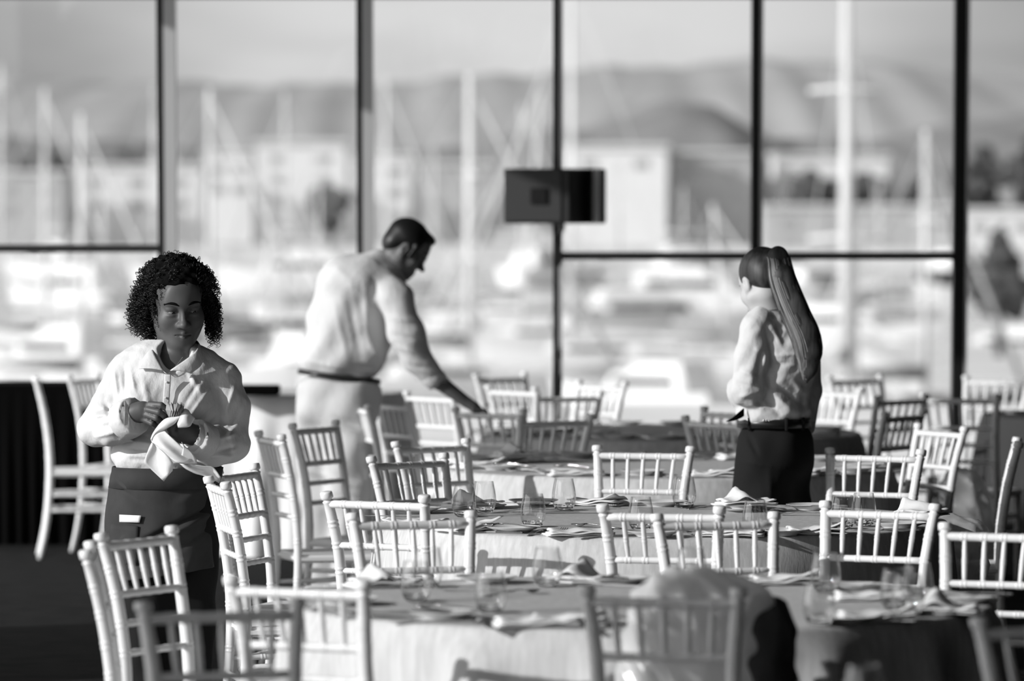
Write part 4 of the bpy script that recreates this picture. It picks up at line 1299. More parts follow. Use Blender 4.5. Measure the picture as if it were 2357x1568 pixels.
# ------------------------------------------------------------------ people
def rotm(yaw, pitch=0.0, roll=0.0):
    return (Matrix.Rotation(math.radians(yaw), 3, 'Z') @ Matrix.Rotation(math.radians(pitch), 3, 'X') @ Matrix.Rotation(math.radians(roll), 3, 'Y'))
class Figure:
    def __init__(self, s, px0, label, name='person'):
        self.Y = F / s; self.s = s
        self.base = Vector((at(px0, 784, self.Y).x, self.Y, 0))
        self.root = thing(name, label, 'person', self.base)
    def P(self, px, py, d=0.0):
        """local point behind picture position (px, py), d metres farther than the figure's own depth"""
        return np.array(at(px, py, self.Y + d * RK) - self.base)
    def PP(self, *l):
        return [self.P(*q) for q in l]
class Head:
    """face modelled in its own frame: x to the side, -y to the front, z up, origin behind the eyes"""
    def __init__(self, c, R, k=1.0):
        self.c = np.array(c); self.R = R; self.k = k
        self.M = np.array(R)
    def h(self, x, y, z):
        return self.c + self.M @ np.array([x, y, z]) * self.k * RK
    def carve(self, f, fem=True, nose=1.0, ears=True):
        h, R, k = self.h, self.R, self.k
        e = lambda p, r, kk=0.02, op='+', rot=None: f.ell(h(*p), np.array(r) * k, kk * k, op, R if rot is None else R @ rot)
        c = lambda a, b, ra, rb, kk=0.015, op='+': f.cap(h(*a), h(*b), ra * k, rb * k, kk * k, op)
        e((0, 0.014, 0.044), (0.073, 0.093, 0.079))
        e((0, -0.018, -0.028), (0.060, 0.066, 0.074), 0.03)
        jw = 0.051 if fem else 0.050
        for s in (-1, 1):
            c((s * jw, 0.004, -0.058), (s * 0.016, -0.052, -0.098), 0.021, 0.017, 0.03)
            e((s * 0.039, -0.052, -0.032), (0.025, 0.023, 0.026), 0.03)
            c((s * 0.010, -0.079, 0.022), (s * 0.040, -0.064, 0.024), 0.010, 0.009, 0.022)
        e((0, -0.062, -0.100), (0.022, 0.020, 0.016), 0.028)
        e((0, -0.070, 0.050), (0.042, 0.016, 0.030), 0.04)
        # muzzle, nose
        e((0, -0.066, -0.068), (0.028, 0.018, 0.022), 0.025)
        c((0, -0.080, 0.010), (0, -0.099 * nose, -0.034), 0.0075, 0.0095, 0.016)
        e((0, -0.102 * nose, -0.0375), (0.0125, 0.0115, 0.0100), 0.010)
        for s in (-1, 1):
            e((s * 0.0125, -0.090, -0.0405), (0.0090, 0.0115, 0.0080), 0.007)
            e((s * 0.0065, -0.098, -0.0485), (0.0038, 0.0055, 0.0035), 0.003, '-')
            # sockets and lids
            e((s * 0.031, -0.088, -0.001), (0.0175, 0.0135, 0.0115), 0.016, '-')
            e((s * 0.031, -0.0695, 0.0065), (0.0165, 0.0134, 0.0100), 0.006)
            e((s * 0.031, -0.0690, -0.0118), (0.0155, 0.0124, 0.0064), 0.007)
        # lips
        for s in (-1, 1):
            c((0, -0.0865, -0.0655), (s * 0.021, -0.0775, -0.0700), 0.0048, 0.0028, 0.006)
            c((0, -0.0860, -0.0785), (s * 0.018, -0.0770, -0.0740), 0.0060, 0.0030, 0.006)
            c((0, -0.0925, -0.0718), (s * 0.0225, -0.0800, -0.0715), 0.0022, 0.0016, 0.003, '-')
        if ears:
            for s in (-1, 1):
                tl = Matrix.Rotation(s * 0.35, 3, 'Z') @ Matrix.Rotation(0.15, 3, 'X')
                e((s * 0.073, 0.014, -0.010), (0.009, 0.019, 0.031), 0.008, '+', tl)
                e((s * 0.082, 0.008, -0.006), (0.007, 0.010, 0.017), 0.005, '-', tl)
                e((s * 0.071, 0.006, -0.038), (0.006, 0.008, 0.009), 0.006)
    def eyes(self, parent, look=(0, 0)):
        for s in (-1, 1):
            bm = bmesh.new()
            bmesh.ops.create_uvsphere(bm, u_segments=20, v_segments=14, radius=0.0122 * self.k * RK)
            bmesh.ops.translate(bm, vec=self.h(s * 0.031, -0.0668, -0.0035), verts=bm.verts[:])
            o = bm_obj('eye', bm, M['eye_white'], parent)
            bm = bmesh.new()
            bmesh.ops.create_uvsphere(bm, u_segments=16, v_segments=10, radius=0.0072 * self.k * RK)
            bmesh.ops.translate(bm, vec=self.h(s * 0.031 + look[0], -0.0722, -0.0040 + look[1]), verts=bm.verts[:])
            bm_obj('iris', bm, M['iris'], o)
    def brows(self, parent, m):
        for s in (-1, 1):
            bm = bmesh.new()
            pts = smoothpath([self.h(s * 0.012, -0.0935, 0.0205), self.h(s * 0.026, -0.0915, 0.0265), self.h(s * 0.040, -0.0825, 0.0265), self.h(s * 0.052, -0.0695, 0.0205)], 14)
            tube(bm, pts, [RK * 0.0026 + 0.0020 * math.sin(math.pi * (0.15 + 0.7 * i / 13)) for i in range(14)], n=8)
            bm_obj('eyebrow', bm, m, parent)
    def lips(self, o, m):
        o.data.materials.append(m)
        n = len(o.data.polygons); cen = np.empty(n * 3, np.float32); o.data.polygons.foreach_get('center', cen)
        q = (cen.reshape(-1, 3) - self.c) @ self.M / (self.k * RK)
        lip = (q[:, 1] < -0.0775) & (np.abs(q[:, 0]) < 0.0225) & (q[:, 2] < -0.0615 - np.abs(q[:, 0]) * 0.2) & (q[:, 2] > -0.0835 + np.abs(q[:, 0]) * 0.35)
        mi = np.zeros(n, np.int32); mi[lip] = 1
        o.data.polygons.foreach_set('material_index', mi)
def finger(f, pts, r0, r1, k=0.0025):
    n = len(pts); rr = [r0 + (r1 - r0) * i / (n - 1) for i in range(n)]
    f.chain(pts, rr, k)
def ripple(f, amp, fx, fy, fz, ph):
    """broad soft unevenness of cloth"""
    f.add(lambda X, Y, Z: amp * (np.sin(fx * X + 2.1 * np.sin(fz * 0.6 * Z + ph)) * np.sin(fz * Z + 1.7 * np.sin(fy * Y * 0.8 + ph)) + 0.5 * np.sin(fx * 1.7 * X - fz * 1.3 * Z + ph)))
def ring_mesh(rows, n=96, a0=0.0, a1=2 * math.pi, wave=None):
    """sheet around the body: rows of (centre, half width, half depth); closed when a full turn"""
    V, Fc = [], []
    full = abs((a1 - a0) - 2 * math.pi) < 1e-6
    m = n if full else n + 1
    for j, (c, hw, hd) in enumerate(rows):
        for i in range(m):
            a = a0 + (a1 - a0) * i / n
            p = np.array([c[0] + hw * math.cos(a), c[1] + hd * math.sin(a), c[2]])
            if wave: p = p + np.array(wave(a, j / (len(rows) - 1)))
            V.append(p)
    for j in range(len(rows) - 1):
        for i in range(n):
            i2 = (i + 1) % m
            Fc.append((j * m + i, j * m + i2, (j + 1) * m + i2, (j + 1) * m + i))
    return np.array(V), Fc
def curl(bm, p, d, length, r, turns, tr, rnd, n=4, step=9):
    """one corkscrew lock: starts along d, bends down under its weight"""
    p = np.array(p); d = np.array(d, float); d /= np.linalg.norm(d)
    N = max(10, int(turns * step)); ph = rnd.random() * 6.28
    a = np.cross(d, [0.3, 0.9, 0.2]); a /= np.linalg.norm(a); b = np.cross(d, a)
    pts, rr = [], []
    pos = p.copy(); dirv = d.copy()
    for i in range(N + 1):
        t = i / N
        dirv = dirv + np.array([0, 0, -2.4 / N]); dirv /= np.linalg.norm(dirv)
        a = a - dirv * (a @ dirv); a /= np.linalg.norm(a); b = np.cross(dirv, a)
        pos = pos + dirv * (length / N)
        w = r * min(1.0, 0.35 + 2.2 * t)
        an = ph + turns * 2 * math.pi * t
        pts.append(pos + (a * math.cos(an) + b * math.sin(an)) * w)
        rr.append(tr * (1 - 0.55 * t ** 2))
    tube(bm, pts, rr, n=n)

# ================================================================== the woman with curly hair
RK = 1.13
SW = 708.0
zn = lambda z: CAMH - (CAMH - z) * RK
W = Figure(SW, 385, 'woman with curly dark hair, white shirt and charcoal apron, folding a napkin')
P = W.P
hd = Head(P(411, 701, 0.0), rotm(13, 13, -3), 0.99)
zs = np.concatenate([np.arange(-0.01, zn(0.96), 0.014), zn(np.arange(0.96, 1.09, 0.006)), zn(np.arange(1.09, 1.20, 0.0030)), zn(np.arange(1.20, 1.36, 0.0042)), zn(np.arange(1.36, 1.66, 0.0021))])
f = Field(np.arange(-0.30, 0.29, 0.0028) * RK, np.arange(-0.27, 0.17, 0.0028) * RK, zs)
hd.carve(f)
f.cap(hd.h(0, 0.022, -0.060), P(400, 832, 0.02), 0.050, 0.060, 0.03)
f.ell(P(396, 870, 0.02), (0.105, 0.075, 0.075), 0.04)
f.cap(P(300, 872, 0.02), P(500, 880, 0.02), 0.036, 0.038, 0.04)
f.cap(P(388, 900, 0.02), P(380, 1070, 0.02), 0.09, 0.10, 0.05)
f.ell(P(372, 1120, 0.02), (0.13, 0.09, 0.10), 0.05)
f.chain(W.PP((290, 858, 0.01), (218, 985, -0.03), (268, 978, -0.12), (306, 953, -0.17)), [0.045, 0.038, 0.034, 0.026], 0.02)
f.chain(W.PP((510, 868, 0.01), (535, 1020, -0.02), (490, 1022, -0.10), (450, 1004, -0.165)), [0.045, 0.038, 0.034, 0.026], 0.02)
for sx, d in ((330, -0.02), (425, 0.03)):
    f.chain(W.PP((sx, 1150, 0.02), (sx + 4, 1430, d), (sx + 2, 1610, d)), [0.082, 0.052, 0.038], 0.03)
    f.cap(P(sx + 2, 1700, d - 0.02), P(sx - 6, 1706, d - 0.15), 0.036, 0.028, 0.02)
    f.cap(P(sx + 2, 1610, d), P(sx + 2, 1695, d), 0.040, 0.038, 0.02)
# her right hand, pinching the napkin from the left
f.cap(P(304, 953, -0.168), P(330, 948, -0.182), 0.025, 0.028, 0.02, flat=((0, 1, 0.2), 0.72))
f.ell(P(326, 948, -0.184), (0.030, 0.016, 0.026), 0.015)
finger(f, W.PP((345, 931, -0.196), (371, 933, -0.216), (386, 943, -0.212), (397, 955, -0.205)), 0.0100, 0.0072)
finger(f, W.PP((341, 943, -0.202), (366, 949, -0.224), (377, 957, -0.217), (381, 963, -0.206)), 0.0098, 0.0072)
finger(f, W.PP((337, 955, -0.199), (360, 963, -0.216), (368, 969, -0.205), (364, 972, -0.194)), 0.0094, 0.0070)
finger(f, W.PP((331, 966, -0.192), (350, 975, -0.206), (358, 980, -0.197), (355, 982, -0.187)), 0.0085, 0.0064)
finger(f, W.PP((322, 960, -0.180), (348, 968, -0.180), (374, 963, -0.186), (392, 958, -0.194)), 0.0115, 0.0080)
# her left hand, cupped under the bundle
f.cap(P(450, 1004, -0.165), P(428, 996, -0.178), 0.027, 0.031, 0.02, flat=((0, 1, 0.3), 0.75))
f.ell(P(419, 995, -0.182), (0.036, 0.020, 0.031), 0.015)
for i, (ax, ay, ad) in enumerate(((398, 1006, -0.190), (394, 996, -0.196), (392, 986, -0.196), (394, 976, -0.190))):
    finger(f, [P(ax + 10, ay, ad), P(ax - 4, ay - 8, ad - 0.014), P(ax - 2, ay - 22 + i, ad - 0.020), P(ax + 8, ay - 32 + 2 * i, ad - 0.016)], 0.0095, 0.0068)
finger(f, W.PP((432, 984, -0.185), (432, 968, -0.196), (424, 956, -0.198), (415, 948, -0.196)), 0.0120, 0.0078)
body = field_obj('body', f, M['skin_deep'], W.root)
hd.lips(body, M['lips_deep'])
hd.eyes(W.root, (0.002, -0.001))
hd.brows(W.root, M['hair_mass'])

# shirt
g = Field(*grid((-0.31 * RK, -0.245 * RK, zn(0.985)), (0.30 * RK, 0.175 * RK, zn(1.385)), 0.0037))
g.ell(P(385, 895, 0.02), (0.150, 0.105, 0.145), 0.04)
g.cap(P(296, 864, 0.02), P(505, 876, 0.02), 0.056, 0.058, 0.05)
g.cap(P(352, 842, 0.015), P(452, 846, 0.015), 0.050, 0.050, 0.05)
g.cap(P(380, 880, 0.02), P(382, 1020, 0.015), 0.12, 0.125, 0.05, flat=((0, 1, 0), 0.86))
g.ell(P(383, 1050, 0.01), (0.158, 0.118, 0.075), 0.05)
g.ell(P(330, 925, -0.060), (0.068, 0.060, 0.068), 0.05)
g.ell(P(440, 930, -0.060), (0.068, 0.060, 0.068), 0.05)
g.chain(W.PP((290, 872, 0.01), (262, 922, -0.005), (221, 986, -0.03)), [0.058, 0.052, 0.050], 0.03)
g.chain(W.PP((221, 986, -0.03), (260, 985, -0.10), (298, 963, -0.155)), [0.050, 0.050, 0.043], 0.02)
g.chain(W.PP((504, 884, 0.01), (524, 938, 0.0), (528, 1018, -0.02)), [0.058, 0.058, 0.057], 0.03)
g.chain(W.PP((528, 1018, -0.02), (490, 1028, -0.10), (452, 1010, -0.155)), [0.057, 0.053, 0.046], 0.02)
F3 = lambda a, b, r, dpt: creases(g, P(*a), P(*b), r * 0.8, dpt * 1.0)
rw = random.Random(4)
# radiating pulls on sleeves, shoulder, chest and at the waist
for a, b, r, dp in [((262, 850, -0.05), (275, 930, -0.06), 0.008, 0.006), ((285, 845, -0.06), (292, 925, -0.08), 0.008, -0.007), ((300, 850, -0.06), (312, 900, -0.1), 0.007, 0.006),
                    ((200, 960, -0.07), (275, 950, -0.15), 0.008, 0.007), ((205, 985, -0.08), (285, 975, -0.19), 0.007, -0.006), ((210, 1008, -0.07), (285, 990, -0.17), 0.008, 0.007),
                    ((240, 925, -0.06), (262, 965, -0.10), 0.008, -0.008), ((225, 935, -0.05), (285, 940, -0.08), 0.008, 0.006),
                    ((545, 880, -0.05), (515, 960, -0.08), 0.009, 0.008), ((560, 930, -0.04), (520, 1000, -0.08), 0.010, -0.009), ((505, 900, -0.09), (515, 990, -0.10), 0.010, -0.010),
                    ((570, 990, -0.04), (500, 1010, -0.15), 0.009, 0.008), ((572, 1020, -0.06), (495, 1040, -0.16), 0.008, -0.008), ((560, 1050, -0.05), (480, 1050, -0.15), 0.009, 0.007), ((530, 985, -0.08), (545, 1050, -0.08), 0.010, 0.008),
                    ((430, 850, -0.08), (465, 905, -0.11), 0.010, 0.006), ((470, 860, -0.07), (420, 940, -0.13), 0.008, -0.005), ((495, 880, -0.07), (425, 975, -0.12), 0.008, 0.006), ((490, 930, -0.08), (440, 985, -0.11), 0.008, -0.006),
                    ((330, 870, -0.10), (345, 960, -0.13), 0.012, 0.006), ((310, 930, -0.10), (350, 1000, -0.10), 0.010, -0.006),
                    ((270, 1010, -0.07), (400, 1030, -0.11), 0.008, 0.008), ((268, 1028, -0.08), (400, 1045, -0.12), 0.007, -0.007), ((285, 1048, -0.09), (420, 1056, -0.12), 0.008, 0.007), ((300, 1000, -0.08), (370, 1012, -0.11), 0.008, -0.007),
                    ((300, 1066, -0.10), (500, 1062, -0.08), 0.009, 0.006)]:
    F3(a, b, r, dp)
ripple(g, 0.0022, 38, 30, 26, 0.7)
ripple(g, 0.0012, 80, 60, 70, 2.0)
g.half(P(380, 1082, 0), (0, 0, -1), 0.008)
# neck opening
g.cap(P(402, 770, 0.03), P(402, 838, 0.01), 0.060, 0.054, 0.008, '-')
g.chain(W.PP((402, 812, -0.06), (392, 845, -0.10), (383, 872, -0.13)), [0.050, 0.024, 0.004], 0.006, '-')
# sleeve ends stay open round the wrists
g.cap(P(296, 962, -0.155), P(330, 945, -0.20), 0.034, 0.034, 0.003, '-')
g.cap(P(450, 1009, -0.158), P(415, 990, -0.20), 0.036, 0.036, 0.003, '-')
shirt = field_obj('shirt', g, M['shirt'], W.root)
# turned-back cuffs
for c0, c1, r0, nm in ((P(284, 970, -0.142), P(310, 957, -0.184), 0.0535, 'cuff'), (P(474, 1019, -0.125), P(446, 1006, -0.170), 0.052, 'cuff')):
    bm = bmesh.new()
    ax = Vector(c1 - c0)
    tube(bm, [Vector(c0) + ax * t for t in (0.0, 0.05, 0.2, 0.5, 0.8, 0.95, 1.0, 0.98, 0.8, 0.4)],
         [r0 * RK * q for q in (0.97, 1.03, 1.07, 1.06, 1.05, 1.02, 0.96, 0.90, 0.86, 0.85)], n=28, cap=False)
    for v in bm.verts:
        v.co += Vector((0.002 * math.sin(v.co.z * 240), 0.002 * math.sin(v.co.x * 200 + 1), 0.0015 * math.sin(v.co.y * 300)))
    bm_obj(nm, bm, M['shirt'], shirt)
# collar: two leaves folding over the neck opening
def leaf(pin, pout):
    return patch('c', pin, pout, None, None, nu=22, nv=9, wave=lambda u, v: (0, -0.006 * math.sin(math.pi * v), 0.004 * math.sin(math.pi * v)))
left_leaf = leaf(W.PP((405, 786, 0.075), (372, 778, 0.060), (350, 786, 0.000), (354, 812, -0.070), (378, 854, -0.112)),
                 W.PP((405, 806, 0.080), (352, 806, 0.070), (330, 818, -0.010), (322, 838, -0.072), (319, 849, -0.098)))
right_leaf = leaf(W.PP((405, 786, 0.075), (436, 778, 0.060), (457, 790, 0.000), (444, 815, -0.070), (392, 853, -0.118)),
                  W.PP((405, 806, 0.080), (458, 806, 0.070), (470, 818, -0.010), (462, 842, -0.072), (440, 860, -0.108)))
sheet_obj('collar', [left_leaf, right_leaf], M['shirt'], shirt, 0.0028)
# placket with buttons
pl = smoothpath(W.PP((386, 862, -0.123), (384, 900, -0.128), (380, 950, -0.124), (374, 985, -0.114)), 26)
bm = bmesh.new()
tube(bm, pl, [0.0105] * 26, n=8, squash=0.10)
bm_obj('placket', bm, M['shirt'], shirt)
for t in (4, 11, 18):
    bm = bmesh.new()
    bmesh.ops.create_uvsphere(bm, u_segments=12, v_segments=8, radius=0.0040)
    bmesh.ops.scale(bm, vec=(1, 0.45, 1), verts=bm.verts[:])
    bmesh.ops.translate(bm, vec=Vector(pl[t]) + Vector((-0.002, -0.0045, 0)), verts=bm.verts[:])
    bm_obj('button', bm, M['shirt'], shirt)
bm = bmesh.new()
tube(bm, smoothpath(W.PP((352, 796, -0.03), (360, 825, -0.075), (372, 848, -0.095), (384, 860, -0.106), (398, 850, -0.100), (420, 822, -0.08)), 40), 0.0012, n=5)
bm_obj('necklace', bm, M['silver'], W.root)

# black trousers
t3 = Field(*grid((-0.18 * RK, -0.16 * RK, -0.005), (0.19 * RK, 0.19 * RK, zn(1.03)), (0.0065, 0.0065, 0.009)))
t3.ell(P(398, 1110, 0.025), (0.106, 0.105, 0.10), 0.04)
for sx, d in ((332, -0.005), (428, 0.035)):
    t3.chain(W.PP((sx + 12, 1160, 0.02), (sx + 6, 1430, d), (sx + 4, 1690, d)), [0.094, 0.072, 0.062], 0.04)
t3.half(P(400, 1708, 0), (0, 0, -1)).half(P(400, 1072, 0), (0, 0, 1))
ripple(t3, 0.003, 40, 30, 18, 0.3)
field_obj('trousers', t3, M['black_fabric'], W.root)
for sx, d in ((332, -0.02), (428, 0.03)):
    s4 = Field(*grid((P(sx, 0)[0] - 0.08, d * RK - 0.25, -0.002), (P(sx, 0)[0] + 0.08, d * RK + 0.10, 0.11), 0.006))
    s4.cap(P(sx, 1695, d + 0.02), P(sx - 4, 1701, d - 0.13), 0.046, 0.040, 0.03).cap(P(sx, 1675, d + 0.02), P(sx, 1695, d + 0.02), 0.042, 0.046, 0.02)
    s4.half((0, 0, 0.003), (0, 0, -1))
    field_obj('shoe', s4, M['leather'], W.root)

# apron: wrapped sheet with diagonal pull folds
AP = ((1074, 260, 512), (1082, 259, 508), (1098, 254, 503), (1118, 250, 498), (1140, 247, 495), (1165, 244, 494), (1195, 242, 494), (1225, 241, 494), (1255, 240, 495), (1285, 241, 496), (1315, 242, 498), (1338, 243, 499))
AY = np.linspace(1074, 1338, 64)
rows = []
for py in AY:
    x0 = np.interp(py, [q[0] for q in AP], [q[1] for q in AP]); x1 = np.interp(py, [q[0] for q in AP], [q[2] for q in AP])
    rows.append((P((x0 + x1) / 2, py, 0.012), (x1 - x0) / 2 / SW, (0.128 + 0.012 * min(1, (py - 1074) / 120)) * RK))
PULL = [(505, 1158, 320, 1252, -0.020, 6), (500, 1170, 330, 1262, 0.016, 9), (498, 1205, 400, 1290, -0.007, 8), (262, 1100, 300, 1125, 0.006, 6), (256, 1112, 330, 1150, -0.006, 7), (490, 1110, 420, 1150, 0.006, 9), (300, 1230, 260, 1290, 0.006, 10), (350, 1262, 300, 1330, -0.006, 10), (470, 1250, 430, 1330, 0.006, 12)]
def apron_wave(a, v):
    c, s = math.cos(a), math.sin(a)
    py = 1074 + 264 * v
    px = 370 + 124 * c
    w = 0.004 * v * math.sin(11 * a) + 0.0015 * math.sin(5 * c + 14 * v)
    for x0, y0, x1, y1, dp, wd in PULL:
        t = max(0, min(1, ((px - x0) * (x1 - x0) + (py - y0) * (y1 - y0)) / ((x1 - x0) ** 2 + (y1 - y0) ** 2)))
        q = (px - x0 - t * (x1 - x0)) ** 2 + (py - y0 - t * (y1 - y0)) ** 2
        if s < 0: w += min(1.0, -2.5 * s) * dp * math.exp(-q / wd ** 2) * math.sin(math.pi * (0.1 + 0.8 * t))
    return (c * w, s * w, 0.050 * (c + 1) / 2 * max(0, v - 0.5) * 2)
V, Fc = ring_mesh(rows, 120, math.pi * 0.86, math.pi * 2.22, apron_wave)
apron = sheet_obj('apron', [(V, Fc)], M['apron'], W.root, 0.002)
rb_rows = [(P(386, 1076, 0.012), 0.1595 * RK, 0.1325 * RK), (P(383, 1096, 0.012), 0.1585 * RK, 0.1345 * RK), (P(376, 1122, 0.012), 0.1575 * RK, 0.1370 * RK)]
V, Fc = ring_mesh(rb_rows, 100, math.pi * 0.86, math.pi * 2.2)
sheet_obj('waistband', [(V, Fc)], M['apron'], apron, 0.003)
def on_apron(px, py, off=0.004):
    """point on the apron front under a picture position"""
    v = (py - 1074) / 264; k = max(0, min(63, int(round(v * 63)))); c, hw, hdp = rows[k]
    x = P(px, py)[0]; q = max(-0.999, min(0.999, (x - c[0]) / hw)); a = 2 * math.pi - math.acos(q)
    return P(px, py, (c[1] + hdp * math.sin(a) + apron_wave(a, v)[1] - off) / RK)
pk = patch('p', [on_apron(x, 1203 + (x - 243) * 0.12, 0.009) for x in (243, 252, 265, 282, 300, 318)], [on_apron(x, 1300, 0.008) for x in (243, 252, 265, 282, 300, 318)], None, None, 14, 8)
sheet_obj('pocket', [pk], M['apron'], apron, 0.003)
tg = patch('p', [on_apron(x, 1185 + (x - 275) * 0.04, 0.013) for x in (275, 292, 308, 325)], [on_apron(x, 1202 + (x - 275) * 0.03, 0.013) for x in (275, 291, 306, 321)], None, None, 10, 4)
sheet_obj('label_tag', [tg], M['napkin'], apron, 0.0015)

# hair: soft mass plus several hundred corkscrew locks
hb = Field(*grid((-0.14 * RK, -0.13 * RK, zn(1.36)), (0.17 * RK, 0.16 * RK, zn(1.66)), 0.005))
hb.ell(hd.h(0, 0.030, 0.050), (0.084, 0.090, 0.090), 0.02, rot=hd.R)
hb.ell(hd.h(0, -0.020, 0.085), (0.070, 0.062, 0.040), 0.02, rot=hd.R)
hb.ell(P(356, 662, 0.04), (0.040, 0.065, 0.055), 0.03).ell(P(338, 700, 0.04), (0.030, 0.055, 0.046), 0.03).ell(P(347, 732, 0.045), (0.016, 0.040, 0.030), 0.02)
hb.ell(P(466, 668, 0.035), (0.028, 0.055, 0.055), 0.03).ell(P(480, 712, 0.045), (0.012, 0.045, 0.040), 0.02)
hb.ell(P(384, 622, 0.03), (0.056, 0.06, 0.032), 0.03).ell(P(430, 628, 0.03), (0.046, 0.06, 0.028), 0.03)
hb.ell(hd.h(0.002, -0.098, 0.002), (0.069, 0.078, 0.068), 0.012, '-', rot=hd.R)
hb.ell(hd.h(0, -0.060, -0.075), (0.066, 0.075, 0.075), 0.012, '-', rot=hd.R)
hb.add(lambda X, Y, Z: 0.005 * np.sin(150 * X + 60 * Z) * np.sin(140 * Z + 50 * Y) + 0.003 * np.sin(260 * Y + 200 * Z))
hair = field_obj('hair', hb, M['hair_mass'], W.root)
n = len(hair.data.vertices); co = np.empty(n * 3, np.float32); hair.data.vertices.foreach_get('co', co); co = co.reshape(-1, 3)
rr = random.Random(12)
bm = bmesh.new()
hc = hd.h(0, 0.03, 0.02)
cnt = 0
for _ in range(6000):
    p = co[rr.randrange(n)]
    q = (p - hd.c) @ hd.M / RK
    if q[1] < -0.055 and abs(q[0]) < 0.076 and q[2] < 0.100: continue      # keep the face free
    side = abs(q[0]) / 0.09
    if rr.random() > 0.45 + 0.55 * side: continue
    d = (p - hc); d = d / np.linalg.norm(d) + np.array([0.25 * np.sign(q[0]), 0, 0.1])
    top = max(0.0, (q[2] - 0.07) / 0.06)
    L = RK * rr.uniform(0.028, 0.056) * (1 - 0.62 * min(1, top)) * (1.2 if q[2] < 0.0 else 1.0)
    curl(bm, p - d * 0.006, d + np.array([rr.uniform(-.3, .3), rr.uniform(-.3, .3), rr.uniform(-.2, .2)]), L, rr.uniform(0.0045, 0.0078), L / rr.uniform(0.013, 0.018), 0.0015, rr)
    cnt += 1
    if cnt >= 620: break
for (px, py, n_) in ((350, 752, 16), (358, 762, 12), (336, 742, 14), (322, 728, 12), (486, 742, 22), (492, 730, 18), (478, 755, 14), (318, 700, 12), (490, 695, 12), (312, 718, 14), (316, 738, 14), (346, 772, 12), (356, 780, 8), (488, 768, 12), (496, 752, 10)):
    for _ in range(n_):
        p = P(px + rr.uniform(-9, 9), py + rr.uniform(-16, 6), 0.045 + rr.uniform(-0.04, 0.04))
        curl(bm, p, (rr.uniform(-.5, .5) + (0.35 if px > 400 else -0.35), rr.uniform(-.4, .4), -0.6), rr.uniform(0.03, 0.055), rr.uniform(0.0045, 0.0075), rr.uniform(2.2, 3.6), 0.0015, rr)
bm_obj('curls', bm, M['hair_black'], hair)

# what she holds: crumpled grey paper bundle and the white napkin
def world_thing(fig, o):
    o.location = fig.base
    return o
bm = bmesh.new()
for k in range(7):
    a = -1.2 + 2.4 * k / 6
    bx, tx = 404 + 10 * math.sin(a), 403 + 17 * math.sin(a)
    dd = -0.222 - 0.012 * math.cos(a * 1.3)
    pts = W.PP((bx - 6, 962, dd + 0.004), (tx - 6, 944, dd - 0.004), (tx - 3, 925 + (k % 2) * 5, dd + 0.002), (tx + 6, 931 + (k % 3) * 3, dd - 0.002), (bx + 6, 962, dd + 0.006))
    mid = W.P((bx + tx) / 2, 946, dd - 0.018)
    vs = [bm.verts.new(q) for q in pts]; c = bm.verts.new(mid)
    for i in range(4): bm.faces.new((vs[i], vs[i + 1], c))
o = bm_obj('paper_bundle', bm, M['paper'], smooth=False)
md = o.modifiers.new('thickness', 'SOLIDIFY'); md.thickness = 0.002
tag(world_thing(W, o), 'crumpled grey paper bundle between the curly haired woman\'s fingertips', 'paper')
def q2(cx, cy, d):
    return W.P(280 + cx / 6.534, 880 + cy / 6.534, d)
def Q(*l):
    return [q2(*a) for a in l]
parts = []
parts.append(patch('a', Q((840, 590, -0.222), (870, 500, -0.226), (905, 440, -0.224), (945, 395, -0.214), (1010, 425, -0.208)),
                   Q((850, 684, -0.236), (905, 684, -0.244), (1020, 668, -0.244), (1062, 610, -0.232), (1102, 545, -0.214)), None, None, 18, 10, wave=lambda u, v: (0, -0.016 * math.sin(math.pi * v), 0)))
parts.append(patch('b', Q((905, 490, -0.226), (800, 515, -0.230), (660, 550, -0.232), (560, 640, -0.228), (475, 760, -0.222), (438, 850, -0.214)),
                   Q((850, 560, -0.230), (790, 630, -0.238), (690, 690, -0.240), (600, 735, -0.234), (520, 780, -0.226), (452, 880, -0.216)), None, None, 24, 8, wave=lambda u, v: (0, -0.010 * math.sin(math.pi * v), 0)))
parts.append(patch('c', Q((640, 725, -0.232), (560, 745, -0.232), (490, 790, -0.228), (440, 850, -0.216), (470, 930, -0.212)),
                   Q((1080, 1130, -0.228), (1010, 1215, -0.234), (900, 1220, -0.236), (780, 1180, -0.234), (640, 1030, -0.226)), None, None, 20, 14, wave=lambda u, v: (0, -0.020 * math.sin(math.pi * v) * (0.5 + 0.5 * math.cos(9 * u + 3 * v)), 0)))
parts.append(patch('d', Q((455, 905, -0.212), (400, 1020, -0.214), (345, 1200, -0.212), (430, 1300, -0.206), (635, 1492, -0.200)),
                   Q((490, 940, -0.216), (590, 1020, -0.222), (690, 1110, -0.224), (770, 1210, -0.218), (765, 1330, -0.210)), None, None, 20, 12, wave=lambda u, v: (0, -0.014 * math.sin(math.pi * v) * math.cos(5 * u + 2 * v), 0)))
parts.append(patch('e', Q((875, 1225, -0.226), (960, 1300, -0.222), (1100, 1370, -0.214), (1180, 1392, -0.208), (1300, 1430, -0.200), (1470, 1512, -0.192)),
                   Q((1040, 1235, -0.226), (1150, 1250, -0.222), (1250, 1262, -0.216), (1362, 1270, -0.210), (1430, 1330, -0.202), (1492, 1425, -0.194)), None, None, 20, 10, wave=lambda u, v: (0, -0.010 * math.sin(2 * math.pi * v + 2 * u), 0)))
parts.append(patch('f', Q((900, 900, -0.230), (925, 980, -0.236), (900, 1100, -0.238), (880, 1225, -0.230)),
                   Q((940, 960, -0.226), (1010, 1020, -0.232), (1100, 1120, -0.230), (1135, 1225, -0.224)), None, None, 14, 8))
o = sheet_obj('napkin', parts, M['napkin'], None, 0.0016)
